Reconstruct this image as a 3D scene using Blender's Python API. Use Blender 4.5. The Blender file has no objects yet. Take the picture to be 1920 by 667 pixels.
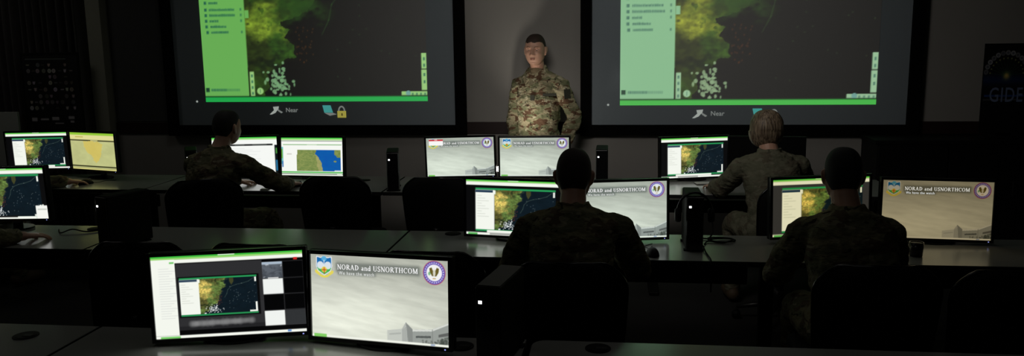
import bpy, bmesh, math, random
import numpy as np
from mathutils import Vector, Matrix

# ------------------------------------------------------------------ camera, world, lights, exposure
scene = bpy.context.scene
COL = scene.collection
cam_data = bpy.data.cameras.new('camera')
cam_data.sensor_width = 36.0
cam_data.lens = 1554.64 / 1920 * 36.0
cam_data.clip_end = 60
cam = bpy.data.objects.new('camera', cam_data)
COL.objects.link(cam)
_p, _r, _y = 0.1640, 0.0132, 0.1236          # pitch down, roll, yaw left (radians)
_F = Vector((-math.sin(_y)*math.cos(_p), math.cos(_y)*math.cos(_p), -math.sin(_p)))
_R0 = Vector((math.cos(_y), math.sin(_y), 0)); _U0 = _R0.cross(_F)
_R = math.cos(_r)*_R0 - math.sin(_r)*_U0; _U = math.sin(_r)*_R0 + math.cos(_r)*_U0
_m = Matrix((_R, _U, -_F)).transposed().to_4x4(); _m.translation = (0, 0, 1.801)
cam.matrix_world = _m
scene.camera = cam

world = bpy.data.worlds.new('world'); scene.world = world
world.use_nodes = True
world.node_tree.nodes['Background'].inputs[0].default_value = (0.02, 0.022, 0.022, 1)
world.node_tree.nodes['Background'].inputs[1].default_value = 0.0

def lamp(name, kind, loc, target, energy, color=(1, 1, 1), **kw):
    d = bpy.data.lights.new(name, kind); d.energy = energy; d.color = color
    for k, v in kw.items(): setattr(d, k, v)
    o = bpy.data.objects.new(name, d); COL.objects.link(o); o.location = loc
    o.rotation_euler = (Vector(target)-Vector(loc)).to_track_quat('-Z', 'Y').to_euler()
    return o
# dimmed ceiling spot that washes the front wall between the screens
lamp('ceiling_spot', 'SPOT', (-0.55, 3.4, 2.75), (0.25, 7.18, 1.75), 74, (1.0, 0.95, 0.88), spot_size=1.72, spot_blend=1.0, shadow_soft_size=0.45)
# unseen narrow spot, added to brighten the standing man from the front
lamp('presenter_fill', 'SPOT', (-0.72, 4.2, 2.25), (-0.62, 6.78, 1.34), 44, (1.0, 0.93, 0.82), spot_size=0.36, spot_blend=1.0, shadow_soft_size=0.4)

# unseen fill lights added overhead to brighten the desks and the far left
for _x, _yy, _e in ((-2.6, 5.6, 1.3), (0.9, 5.5, .8), (-2.4, 4.2, .55), (0.4, 4.3, .4), (-1.9, 2.45, .28), (0.3, 2.45, .5), (-5.3, 5.7, 1.5)):
    lamp('overhead_fill', 'AREA', (_x, _yy, 2.97), (_x, _yy+.01, 0), _e, (1.0, 0.97, 0.90), size=0.6)

vs = scene.view_settings
vs.view_transform = 'Standard'; vs.look = 'None'; vs.gamma = 1.0; vs.exposure = 0.0
vs.use_curve_mapping = False

# ------------------------------------------------------------------ helpers
rnd = random.Random(7)
def lin(c):
    c = np.asarray(c, float)/255.0
    return np.where(c <= 0.04045, c/12.92, ((c+0.055)/1.055)**2.4)
def L4(r, g, b): return tuple(float(x) for x in lin((r, g, b)))+(1.0,)

def new_mat(name):
    m = bpy.data.materials.new(name); m.use_nodes = True
    return m, m.node_tree, m.node_tree.nodes['Principled BSDF']
def mat(name, col, rough=0.5, metal=0.0, spec=0.5, noise=0.0, nscale=40.0, bump=0.0, bscale=200.0):
    m, nt, b = new_mat(name)
    c = tuple(col)+(1.0,) if len(col) == 3 else col
    b.inputs['Base Color'].default_value = c
    b.inputs['Roughness'].default_value = rough
    b.inputs['Metallic'].default_value = metal
    b.inputs['Specular IOR Level'].default_value = spec
    tc = nt.nodes.new('ShaderNodeTexCoord')
    n = nt.nodes.new('ShaderNodeTexNoise'); n.inputs['Scale'].default_value = nscale; n.inputs['Detail'].default_value = 4
    nt.links.new(tc.outputs['Object'], n.inputs['Vector'])
    r = nt.nodes.new('ShaderNodeValToRGB')
    k = noise
    r.color_ramp.elements[0].color = tuple(x*(1-k) for x in c[:3])+(1,)
    r.color_ramp.elements[1].color = tuple(min(1, x*(1+k)) for x in c[:3])+(1,)
    nt.links.new(n.outputs['Fac'], r.inputs['Fac']); nt.links.new(r.outputs['Color'], b.inputs['Base Color'])
    if bump:
        n2 = nt.nodes.new('ShaderNodeTexNoise'); n2.inputs['Scale'].default_value = bscale
        nt.links.new(tc.outputs['Object'], n2.inputs['Vector'])
        bp = nt.nodes.new('ShaderNodeBump'); bp.inputs['Strength'].default_value = bump; bp.inputs['Distance'].default_value = 0.004
        nt.links.new(n2.outputs['Fac'], bp.inputs['Height']); nt.links.new(bp.outputs['Normal'], b.inputs['Normal'])
    return m
def emis(name, col, strength=1.0):
    m, nt, b = new_mat(name)
    b.inputs['Base Color'].default_value = (0.01, 0.01, 0.01, 1); b.inputs['Roughness'].default_value = 0.5
    b.inputs['Emission Color'].default_value = tuple(col)+(1.0,) if len(col) == 3 else col
    b.inputs['Emission Strength'].default_value = strength
    return m
def screen_mat(name, tint=(1, 1, 1), strength=1.0, base=0.008, rough=0.4, emit=True):
    """picture stored as per-vertex colour, shown by a display (emit) or printed on board"""
    m, nt, b = new_mat(name)
    a = nt.nodes.new('ShaderNodeAttribute'); a.attribute_name = 'Col'
    mx = nt.nodes.new('ShaderNodeVectorMath'); mx.operation = 'MULTIPLY'; mx.inputs[1].default_value = tint
    nt.links.new(a.outputs['Color'], mx.inputs[0])
    b.inputs['Roughness'].default_value = rough
    if emit:
        b.inputs['Base Color'].default_value = (base, base, base, 1)
        nt.links.new(mx.outputs[0], b.inputs['Emission Color']); b.inputs['Emission Strength'].default_value = strength
    else:
        nt.links.new(mx.outputs[0], b.inputs['Base Color'])
    return m

def link(o, parent=None):
    COL.objects.link(o)
    if parent is not None: o.parent = parent
    return o
def obj(name, me, material=None, parent=None, smooth=False):
    if isinstance(me, bmesh.types.BMesh):
        bm = me; me = bpy.data.meshes.new(name); bm.to_mesh(me); bm.free()
    if material is not None:
        for mm in (material if isinstance(material, list) else [material]): me.materials.append(mm)
    if smooth:
        me.polygons.foreach_set('use_smooth', [True]*len(me.polygons))
    return link(bpy.data.objects.new(name, me), parent)
def tag(o, label=None, cat=None, group=None, kind=None):
    if label: o['label'] = label
    if cat: o['category'] = cat
    if group: o['group'] = group
    if kind: o['kind'] = kind
    return o
def thing(name, label, cat, loc=(0, 0, 0), rz=0.0, group=None):
    o = link(bpy.data.objects.new(name, None)); o.empty_display_size = 0.05
    o.location = loc; o.rotation_euler = (0, 0, rz)
    return tag(o, label, cat, group)
KIDS = {}
def copy_tree(o, parent=None):
    c = o.copy(); COL.objects.link(c)
    if parent is not None: c.parent = parent
    for ch in [x for x in COL.objects if x.parent == o]: copy_tree(ch, c)
    return c

def box(bm, c, s, rot=None, bev=0.0):
    r = bmesh.ops.create_cube(bm, size=1.0)
    vs_ = r['verts']
    for v in vs_: v.co = Vector((v.co.x*s[0], v.co.y*s[1], v.co.z*s[2]))
    if bev:
        es = list({e for v in vs_ for e in v.link_edges})
        q = bmesh.ops.bevel(bm, geom=es, offset=bev, segments=2, profile=0.5, affect='EDGES')
        vs_ = list({v for f in q['faces'] for v in f.verts} | {v for v in vs_ if v.is_valid})
    M = Matrix.Translation(c)
    if rot is not None: M = M @ (rot if isinstance(rot, Matrix) else Matrix.Rotation(rot, 4, 'Z'))
    for v in vs_: v.co = M @ v.co
def bx(c, s, bev=0.0, rot=None):
    bm = bmesh.new(); box(bm, Vector(c), s, rot, bev); return bm
def frame_of(d):
    d = d.normalized(); u = Vector((0, 0, 1)) if abs(d.z) < 0.95 else Vector((1, 0, 0))
    a = d.cross(u).normalized(); return a, a.cross(d).normalized()
def ring_loft(bm, rings, cap=True):
    """rings: list of lists of Vector, equal length"""
    vv = [[bm.verts.new(p) for p in r] for r in rings]
    n = len(vv[0])
    for a, b in zip(vv, vv[1:]):
        for i in range(n):
            bm.faces.new((a[i], a[(i+1) % n], b[(i+1) % n], b[i]))
    if cap:
        bm.faces.new(list(reversed(vv[0]))); bm.faces.new(vv[-1])
def tube(bm, pts, r, n=8):
    pts = [Vector(p) for p in pts]; rings = []
    rr = r if isinstance(r, (list, tuple)) else [r]*len(pts)
    a = None
    for i, p in enumerate(pts):
        d = (pts[min(i+1, len(pts)-1)]-pts[max(i-1, 0)])
        if a is None: a, b = frame_of(d)
        else:
            a = (a - d.normalized()*a.dot(d.normalized())).normalized(); b = a.cross(d.normalized())
        rings.append([p+(a*math.cos(t)+b*math.sin(t))*rr[i] for t in [2*math.pi*k/n for k in range(n)]])
    ring_loft(bm, rings)
def spline(pts, k=6):
    P = [Vector(p) for p in pts]; out = []
    for i in range(len(P)-1):
        p0, p1, p2, p3 = P[max(i-1, 0)], P[i], P[i+1], P[min(i+2, len(P)-1)]
        for j in range(k):
            t = j/k
            out.append(0.5*((2*p1)+(p2-p0)*t+(2*p0-5*p1+4*p2-p3)*t*t+(3*p1-p0-3*p2+p3)*t**3))
    out.append(P[-1]); return out
def cyl(bm, c, r, h, n=20, axis='Z', r2=None):
    M = Matrix.Translation(c)
    if axis == 'X': M = M @ Matrix.Rotation(math.pi/2, 4, 'Y')
    if axis == 'Y': M = M @ Matrix.Rotation(math.pi/2, 4, 'X')
    bmesh.ops.create_cone(bm, cap_ends=True, segments=n, radius1=r, radius2=r if r2 is None else r2, depth=h, matrix=M)
def bme(*fs):
    bm = bmesh.new()
    for f in fs: f(bm)
    return bm

# ------------------------------------------------------------------ materials
M_wall = mat('wall_paint', (0.33, 0.315, 0.295), 0.85, noise=0.05, nscale=3, bump=0.15, bscale=180)
M_ceil = mat('ceiling_paint', (0.10, 0.10, 0.10), 0.9)
M_floor = mat('carpet', (0.018, 0.017, 0.0165), 0.95, noise=0.5, nscale=120, bump=0.6, bscale=400)
M_wood = mat('dark_red_trim', (0.022, 0.008, 0.007), 0.5, noise=0.3, nscale=30)
M_desk = mat('desk_laminate', (0.36, 0.365, 0.35), 0.20, spec=0.9, noise=0.06, nscale=220)
M_edge = mat('desk_edge_band', (0.008, 0.008, 0.008), 0.6)
M_black = mat('black_plastic', (0.005, 0.005, 0.005), 0.6, spec=0.2, noise=0.1)
M_gloss = mat('black_gloss', (0.006, 0.006, 0.007), 0.22, noise=0.1)
M_chair = mat('black_chair_fabric', (0.005, 0.005, 0.005), 0.8, spec=0.2, noise=0.3, nscale=300, bump=0.3, bscale=500)
M_metal = mat('dark_steel', (0.05, 0.05, 0.05), 0.4, metal=0.8, noise=0.1)
M_grey = mat('grey_plastic', (0.16, 0.16, 0.16), 0.5, noise=0.1)
M_chrome = mat('chrome', (0.6, 0.6, 0.6), 0.15, metal=1.0)
M_fabric = mat('projection_fabric', (0.265, 0.31, 0.345), 0.8, noise=0.03)
M_border = mat('black_velvet', (0.003, 0.003, 0.003), 0.95, spec=0.1, noise=0.2)
M_curt = mat('dark_curtain', (0.16, 0.15, 0.145), 0.9, spec=0.1, noise=0.25, nscale=30)
M_pil = mat('pale_pilaster', (0.30, 0.30, 0.24), 0.7, noise=0.1, nscale=20)
M_board = mat('grey_board', (0.42, 0.44, 0.41), 0.6, noise=0.08)
M_paper = mat('white_paper', (0.75, 0.75, 0.72), 0.7, noise=0.03)
M_led = emis('white_indicator', (1, 1, 1), 2.5)
M_bled = emis('blue_indicator', (0.35, 0.4, 1.0), 0.9)
M_lampw = emis('lamp_lens', (1.0, 0.95, 0.85), 12.0)

def camo(name, pal, bright=1.0, scale=1.0):
    m, nt, b = new_mat(name)
    b.inputs['Roughness'].default_value = 0.9; b.inputs['Specular IOR Level'].default_value = 0.15
    tc = nt.nodes.new('ShaderNodeTexCoord'); mp = nt.nodes.new('ShaderNodeMapping')
    mp.inputs['Scale'].default_value = (scale, scale, 1.9*scale)
    nt.links.new(tc.outputs['Object'], mp.inputs['Vector'])
    def layer(sc, off, lo, hi, detail=2.0, dist=0.6):
        o = nt.nodes.new('ShaderNodeVectorMath'); o.inputs[1].default_value = off
        nt.links.new(mp.outputs[0], o.inputs[0])
        n = nt.nodes.new('ShaderNodeTexNoise'); n.inputs['Scale'].default_value = sc
        n.inputs['Detail'].default_value = detail; n.inputs['Distortion'].default_value = dist
        nt.links.new(o.outputs[0], n.inputs['Vector'])
        r = nt.nodes.new('ShaderNodeMapRange'); r.inputs['From Min'].default_value = lo; r.inputs['From Max'].default_value = hi
        nt.links.new(n.outputs['Fac'], r.inputs['Value']); return r.outputs[0]
    def mixc(a, bcol, fac):
        x = nt.nodes.new('ShaderNodeMix'); x.data_type = 'RGBA'
        if isinstance(a, tuple): x.inputs['A'].default_value = a
        else: nt.links.new(a, x.inputs['A'])
        x.inputs['B'].default_value = bcol; nt.links.new(fac, x.inputs['Factor']); return x.outputs['Result']
    P = [tuple(c*bright for c in q)+(1.0,) for q in pal]   # tan, green, brown, dark, cream
    c = mixc(P[0], P[1], layer(7, (0, 0, 0), 0.46, 0.54, 3))
    c = mixc(c, P[2], layer(9, (5, 3, 1), 0.55, 0.58))
    c = mixc(c, P[4], layer(12, (9, 1, 7), 0.62, 0.65))
    c = mixc(c, P[3], layer(15, (2, 8, 4), 0.63, 0.65, 3, 1.2))
    nt.links.new(c, b.inputs['Base Color'])
    n2 = nt.nodes.new('ShaderNodeTexNoise'); n2.inputs['Scale'].default_value = 22; n2.inputs['Detail'].default_value = 3
    nt.links.new(mp.outputs[0], n2.inputs['Vector'])
    bp = nt.nodes.new('ShaderNodeBump'); bp.inputs['Strength'].default_value = 0.6; bp.inputs['Distance'].default_value = 0.02
    nt.links.new(n2.outputs['Fac'], bp.inputs['Height']); nt.links.new(bp.outputs['Normal'], b.inputs['Normal'])
    return m
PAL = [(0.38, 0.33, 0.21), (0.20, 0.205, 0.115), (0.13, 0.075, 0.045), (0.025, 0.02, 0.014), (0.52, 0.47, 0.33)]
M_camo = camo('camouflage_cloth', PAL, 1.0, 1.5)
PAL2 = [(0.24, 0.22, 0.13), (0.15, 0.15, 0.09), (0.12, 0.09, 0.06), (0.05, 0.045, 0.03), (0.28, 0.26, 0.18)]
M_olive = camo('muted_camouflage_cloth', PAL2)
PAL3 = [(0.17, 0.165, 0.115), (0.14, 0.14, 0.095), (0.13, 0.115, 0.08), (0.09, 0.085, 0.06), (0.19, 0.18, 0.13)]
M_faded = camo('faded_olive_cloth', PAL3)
M_skin = mat('skin', (0.62, 0.35, 0.25), 0.5, noise=0.12, nscale=25)
M_brow = mat('light_brown_brow', (0.16, 0.085, 0.05), 0.8)
M_lip = mat('lip', (0.44, 0.19, 0.14), 0.5)
M_hairb = mat('brown_hair', (0.035, 0.02, 0.014), 0.7, noise=0.5, nscale=150, bump=0.5, bscale=300)
M_hairk = mat('black_hair', (0.010, 0.009, 0.009), 0.7, noise=0.5, nscale=150, bump=0.5, bscale=300)
M_boot = mat('boot_leather', (0.09, 0.06, 0.035), 0.7)
M_tan = mat('tan_undershirt', (0.22, 0.17, 0.10), 0.9, noise=0.1)
M_patch = mat('dark_patch', (0.045, 0.045, 0.032), 0.9, noise=0.3, nscale=90)
M_eye = mat('eye_white', (0.5, 0.46, 0.42), 0.2)
M_iris = mat('iris', (0.03, 0.03, 0.03), 0.2)
def strand_mat():
    m, nt, b = new_mat('ash_blonde_hair')
    b.inputs['Roughness'].default_value = 0.45
    tc = nt.nodes.new('ShaderNodeTexCoord'); mp = nt.nodes.new('ShaderNodeMapping'); mp.inputs['Scale'].default_value = (55, 55, 4)
    n = nt.nodes.new('ShaderNodeTexNoise'); n.inputs['Scale'].default_value = 1.6; n.inputs['Detail'].default_value = 3
    nt.links.new(tc.outputs['Object'], mp.inputs[0]); nt.links.new(mp.outputs[0], n.inputs['Vector'])
    r = nt.nodes.new('ShaderNodeValToRGB')
    r.color_ramp.elements[0].position = 0.35; r.color_ramp.elements[0].color = (0.07, 0.045, 0.03, 1)
    r.color_ramp.elements[1].position = 0.65; r.color_ramp.elements[1].color = (0.36, 0.27, 0.18, 1)
    nt.links.new(n.outputs['Fac'], r.inputs[0]); nt.links.new(r.outputs[0], b.inputs['Base Color'])
    bp = nt.nodes.new('ShaderNodeBump'); bp.inputs['Strength'].default_value = 0.7; bp.inputs['Distance'].default_value = 0.006
    nt.links.new(n.outputs['Fac'], bp.inputs['Height']); nt.links.new(bp.outputs[0], b.inputs['Normal'])
    return m
M_blonde = strand_mat()

# ------------------------------------------------------------------ pictures drawn with numpy (display contents, posters)
class Canvas:
    """u runs right, v runs down, both 0..1; colours are sRGB 0..255"""
    def __init__(s, nx, ny, bg=(0, 0, 0)):
        s.nx, s.ny = nx, ny
        s.u, s.v = np.meshgrid((np.arange(nx)+0.5)/nx, (np.arange(ny)+0.5)/ny)
        s.c = np.zeros((ny, nx, 3)); s.c[:] = bg
    def put(s, a, col):
        a = np.clip(a, 0, 1)[..., None]; s.c = s.c*(1-a)+np.asarray(col, float)*a
    def rect(s, u0, v0, u1, v1, col, al=1.0):
        au = np.clip((s.u-u0)*s.nx+0.5, 0, 1)*np.clip((u1-s.u)*s.nx+0.5, 0, 1)
        av = np.clip((s.v-v0)*s.ny+0.5, 0, 1)*np.clip((v1-s.v)*s.ny+0.5, 0, 1)
        s.put(au*av*al, col)
    def ell(s, cu, cv, ru, rv, col, al=1.0, soft=None):
        d = np.sqrt(((s.u-cu)/ru)**2+((s.v-cv)/rv)**2)
        k = soft if soft else 1.0/(ru*s.nx)
        s.put(np.clip((1-d)/k+0.5, 0, 1)*al, col)
    def inpoly(s, pts, u=None, v=None):
        u = s.u if u is None else u; v = s.v if v is None else v
        m = np.zeros(u.shape, bool); n = len(pts)
        for i in range(n):
            (x0, y0), (x1, y1) = pts[i], pts[(i+1) % n]
            if y0 == y1: continue
            m ^= ((y0 > v) != (y1 > v)) & (u < (x1-x0)*(v-y0)/(y1-y0)+x0)
        return m
    def poly(s, pts, col, al=1.0):
        a = np.zeros(s.u.shape)
        for du in (-.25, .25):
            for dv in (-.25, .25):
                a += s.inpoly(pts, s.u+du/s.nx, s.v+dv/s.ny)*0.25
        s.put(a*al, col)
    def line(s, p, q, w, col, al=1.0):
        asp = s.ny/s.nx
        ux, vy = s.u, s.v*asp; x0, y0, x1, y1 = p[0], p[1]*asp, q[0], q[1]*asp
        dx, dy = x1-x0, y1-y0; t = np.clip(((ux-x0)*dx+(vy-y0)*dy)/(dx*dx+dy*dy+1e-12), 0, 1)
        d = np.hypot(ux-x0-t*dx, vy-y0-t*dy)
        s.put(np.clip((w/2-d)*s.nx+0.5, 0, 1)*al, col)
def vnoise(u, v, sc, seed, octv=4):
    out = np.zeros(u.shape); amp = 0.5; tot = 0
    for o in range(octv):
        r = np.random.RandomState(seed+o*17); g = r.rand(64, 64)
        x, y = u*sc, v*sc
        xi, yi = np.floor(x).astype(int), np.floor(y).astype(int); fx, fy = x-xi, y-yi
        fx = fx*fx*(3-2*fx); fy = fy*fy*(3-2*fy)
        a = g[yi % 64, xi % 64]; b = g[yi % 64, (xi+1) % 64]; c = g[(yi+1) % 64, xi % 64]; d = g[(yi+1) % 64, (xi+1) % 64]
        out += amp*((a*(1-fx)+b*fx)*(1-fy)+(c*(1-fx)+d*fx)*fy); tot += amp; amp *= 0.5; sc *= 2
    return out/tot
def raster(cv, w, h, name):
    """a flat grid, one vertex per picture element, in the local XZ plane facing -Y"""
    nx, ny = cv.nx, cv.ny
    xs = np.linspace(-w/2, w/2, nx); zs = np.linspace(h/2, -h/2, ny)
    X, Z = np.meshgrid(xs, zs)
    co = np.zeros((nx*ny, 3), np.float32); co[:, 0] = X.ravel(); co[:, 2] = Z.ravel()
    i = np.arange(nx*ny).reshape(ny, nx)
    q = np.stack([i[1:, :-1], i[1:, 1:], i[:-1, 1:], i[:-1, :-1]], -1).reshape(-1, 4)
    me = bpy.data.meshes.new(name)
    me.vertices.add(len(co)); me.vertices.foreach_set('co', co.ravel())
    me.loops.add(q.size); me.loops.foreach_set('vertex_index', q.ravel().astype(np.int32))
    me.polygons.add(len(q)); me.polygons.foreach_set('loop_start', np.arange(0, q.size, 4, dtype=np.int32))
    me.polygons.foreach_set('loop_total', np.full(len(q), 4, np.int32))
    at = me.color_attributes.new('Col', 'FLOAT_COLOR', 'POINT')
    c = np.ones((nx*ny, 4), np.float32); c[:, :3] = lin(np.clip(cv.c, 0, 255)).reshape(-1, 3)
    at.data.foreach_set('color', c.ravel()); me.update(); me.validate()
    return me

LAND = [(-.2, -.2), (.47, -.2), (.47, 0), (.46, .06), (.42, .13), (.45, .18), (.44, .25), (.40, .30), (.37, .33), (.40, .38), (.37, .42), (.36, .47), (.345, .50), (.33, .53), (.33, .58), (.315, .64), (.29, .69), (.25, .72), (.22, .76), (.20, .80), (.19, .86), (.16, .93), (.12, .95), (.08, .90), (.05, .95), (.03, 1.2), (-.2, 1.2)]
LAND2 = [(.45, -.2), (.44, .24), (.397, .323), (.36, .387), (.297, .41), (.255, .43), (.205, .45), (.213, .494), (.250, .522), (.228, .565), (.248, .60), (.264, .636), (.256, .686), (.234, .72), (.192, .766), (.139, .792), (.123, .85), (.113, .92), (.092, .957), (.05, 1.0), (-.1, 1.1), (-.1, -.2)]
def draw_map(cv, u0, v0, u1, v1, us=1.0, ut=0.0, sea=(14, 26, 34), k=1.0, seed=3, vis=True, yel=(.04, .34, .22, .22), rough=.07, dots=(225, 230, 228), kl=1.0, nd=34, da=.65, shape=None, clut=(.235, .87, .06)):
    """coast map: yellow-green land on the left, dark sea, pale clutter at the coast"""
    U = ((cv.u-u0)/(u1-u0))*us+ut; V = (cv.v-v0)/(v1-v0)
    m = ((cv.u >= u0) & (cv.u <= u1) & (cv.v >= v0) & (cv.v <= v1))
    wob = (vnoise(U+3, V+3, 14, seed, 3)-.5)*rough; wob2 = (vnoise(U+8, V+1, 14, seed+5, 3)-.5)*rough
    shape = LAND if shape is None else shape
    land = cv.inpoly(shape, U+wob, V+wob2)
    n1 = vnoise(U+5, V+5, 5, seed+1); n2 = vnoise(U+2, V+7, 12, seed+2); n3 = vnoise(U+2, V+7, 30, seed+3)
    G = np.array((80, 100, 50.)); Y = np.array((226, 200, 104.)); B = np.array((84, 68, 36.)); D = np.array((30, 42, 24.))
    c = G*(0.55+0.9*n2[..., None])
    br = np.clip((n1-.5)*6, 0, 1)[..., None]; c = c*(1-.6*br)+B*.6*br
    dk = np.clip((.44-n2)*9, 0, 1)[..., None]; c = c*(1-.75*dk)+D*.75*dk
    yl = np.clip(1.35-np.hypot((U-yel[0])/yel[2], (V-yel[1])/yel[3])-2.0*(n2-.5)-.9*(n1-.5), 0, 1)*np.clip(1.3-2.2*np.clip(n3-.55, 0, 1)*2, .3, 1)
    c = c*kl
    c = c*(1-yl[..., None])+Y*yl[..., None]
    n4 = vnoise(U+1, V+9, 60, seed+9, 2); c = c*(0.55+0.5*n3[..., None]+.45*n4[..., None])
    sc = np.array(sea, float)*(0.85+0.3*n2[..., None])
    edge = cv.inpoly(shape, U+wob-.02, V+wob2)
    sc = np.where((edge & ~land)[..., None], sc+np.array((22, 20, 10.)), sc)
    out = np.where(land[..., None], c, sc)
    cv.c = np.where(m[..., None], out*k, cv.c)
    def P(a, b): return (u0+(a-ut)/us*(u1-u0), v0+b*(v1-v0))
    # island arc, peninsula, ships and the pale clutter at the south coast
    arc = [(.43, .55), (.47, .45), (.49, .34), (.55, .25), (.64, .20), (.75, .17), (.86, .12), (.95, .02)]
    r = np.random.RandomState(seed)
    for a, b in zip(arc, arc[1:]):
        q0, q1 = P(*a), P(*b)
        if q1[0] < u1: cv.line(q0, q1, .008*(u1-u0), (96, 118, 104), .45*k if k < 1 else .5)
    pen = [P(.52, 0), P(.60, 0), P(.60, .1), (P(.56, .2)), P(.53, .12)]
    if vis: cv.poly(pen, (86*k, 84*k, 40*k), .7)
    for i in range(75):
        a, b = clut[0]+clut[2]*r.randn(), clut[1]+.075*r.randn()
        if b < .985 and a > .08:
            p = P(a, b); cv.ell(p[0], p[1], (.004+.009*r.rand())*(u1-u0)/us, (.006+.012*r.rand())*(v1-v0), tuple(q*k for q in dots), .9)
    for i in range(30):
        a, b = .28+.1*r.rand(), .5+.25*r.rand()
        p = P(a, b); cv.ell(p[0], p[1], .005*(u1-u0), .008*(v1-v0), (130*k, 60*k, 45*k), .7)
    for i in range(nd):
        a, b = .5+.48*r.rand(), .1+.85*r.rand()
        p = P(a, b)
        if p[0] < u1: cv.ell(p[0], p[1], .005*(u1-u0), .007*(v1-v0), (150*k, 165*k, 165*k), da)
GRN = (62, 176, 62); WHT = (244, 247, 238)
def topbar(cv, h1=.04, h2=.10, white=WHT):
    cv.rect(0, 0, 1, h1, (60, 185, 60)); cv.rect(0, h1*.55, 1, h1*1.1, (150, 215, 110)); cv.rect(0, h1*1.05, 1, h2, white)
    cv.rect(.44, 0, .55, h1*.4, (225, 240, 220))
def map_window(cv, u0, v0, u1, v1, side=.24, white=WHT):
    cv.rect(u0, v0, u1, v1, (20, 20, 22))
    du, dv = u1-u0, v1-v0
    cv.rect(u0, v0, u1, v0+.045*dv, (40, 150, 85))
    um = u0+side*du
    draw_map(cv, um, v0+.045*dv, u1, v1-.04*dv)
    cv.rect(u0, v0+.045*dv, um, v1-.04*dv, white); cv.rect(u0, v0+.05*dv, um-.01, v0+.105*dv, (40, 62, 84))
    cv.rect(um-.018*du, v0+.05*dv, um+.015*du, v0+.14*dv, white)
    for i in range(9): cv.rect(u0+.02*du, v0+(.17+.06*i)*dv, u0+(.08+.09*((i*7) % 3)/2)*du, v0+(.185+.06*i)*dv, (214, 218, 208))
    cv.rect(u1-.03*du, v0+.05*dv, u1-.008*du, v0+.17*dv, white)
    cv.rect(u1-.032*du, v1-.30*dv, u1-.008*du, v1-.05*dv, white); cv.rect(u1-.11*du, v1-.085*dv, u1-.008*du, v1-.045*dv, white)
    cv.rect(um+.05*du, v1-.07*dv, um+.075*du, v1-.04*dv, white)
    cv.rect(u0, v1-.04*dv, u1, v1, (40, 150, 85))
def pic_map(bg=(9, 9, 10), nx=176, ny=99):
    cv = Canvas(nx, ny, bg); topbar(cv)
    map_window(cv, .10, .15, .93, .93); cv.rect(.22, .91, .75, .955, WHT); cv.rect(0, .955, 1, 1, WHT)
    cv.rect(.02, .965, .12, 1, (90, 180, 90)); cv.rect(.25, .963, .55, .99, (60, 60, 60), .5)
    return cv
def pic_bigmap():
    cv = Canvas(176, 99, (12, 12, 13)); topbar(cv, .04, .11)
    map_window(cv, .02, .12, .93, .985); cv.rect(0, .95, .85, 1, WHT); cv.rect(.02, .97, .2, 1, (110, 200, 100))
    cv.rect(.30, .93, .62, .965, (20, 20, 20)); cv.rect(.85, .74, 1.0, 1.0, (246, 246, 240))
    cv.rect(.87, .80, .98, .83, (205, 208, 200)); cv.rect(.93, .72, .95, .75, WHT)
    return cv
def pic_call():
    cv = Canvas(272, 153, (5, 5, 6)); topbar(cv, .045, .09)
    cv.rect(0, .045, .155, .965, WHT); cv.rect(.12, .075, .15, .095, (110, 200, 100))
    for i in range(21): cv.rect(.045, .15+.03*i, .115+.02*((i*5) % 3), .158+.03*i, (222, 225, 220))
    cv.rect(.155, .10, .725, .905, (46, 46, 48)); cv.rect(.155, .86, .725, .905, (34, 34, 36)); cv.rect(.165, .26, .70, .755, (9, 9, 10))
    map_window(cv, .175, .275, .685, .74, .25)
    for i in range(34):
        a = .235+.41*i/33; cv.ell(a, .832-.01*(i/33)+.004*rnd.random(), .015, .030+.012*rnd.random(), (158, 158, 158), .28+.2*rnd.random(), soft=.9)
    cols = [(.725, .858), (.862, .995)]; rows = [(.13, .325), (.335, .52), (.53, .715), (.725, .905)]
    fill = {(0, 0): (92, 98, 106), (0, 1): (240, 243, 240), (0, 2): (4, 4, 5), (0, 3): (240, 243, 240), (1, 0): (4, 4, 5), (1, 1): (4, 4, 5), (1, 2): (4, 4, 5), (1, 3): (48, 50, 52)}
    for i, (a, b) in enumerate(cols):
        for j, (c, d) in enumerate(rows):
            cv.rect(a-.002, c-.004, b+.002, d+.004, (58, 58, 60)); cv.rect(a, c, b, d, fill[i, j])
    n = vnoise(cv.u, cv.v, 34, 5)
    m = ((cv.u > .725) & (cv.u < .858) & (cv.v > .15) & (cv.v < .325))
    cv.put(m*np.clip((n-.35)*1.6, 0, .9)*np.clip((cv.v-.14)*12, 0, 1), (38, 42, 48)); cv.put(m*np.clip((n-.66)*6, 0, 1), (190, 195, 200))
    cv.rect(.725, .13, .858, .16, (170, 185, 200)); cv.rect(.76, .318, .83, .332, (215, 215, 215))
    cv.rect(.935, .085, .96, .115, (200, 40, 40))
    cv.rect(0, .965, 1, 1, WHT); cv.rect(.03, .975, .16, 1, (120, 205, 105)); cv.rect(.87, .97, .895, .99, (80, 130, 200))
    return cv
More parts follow.
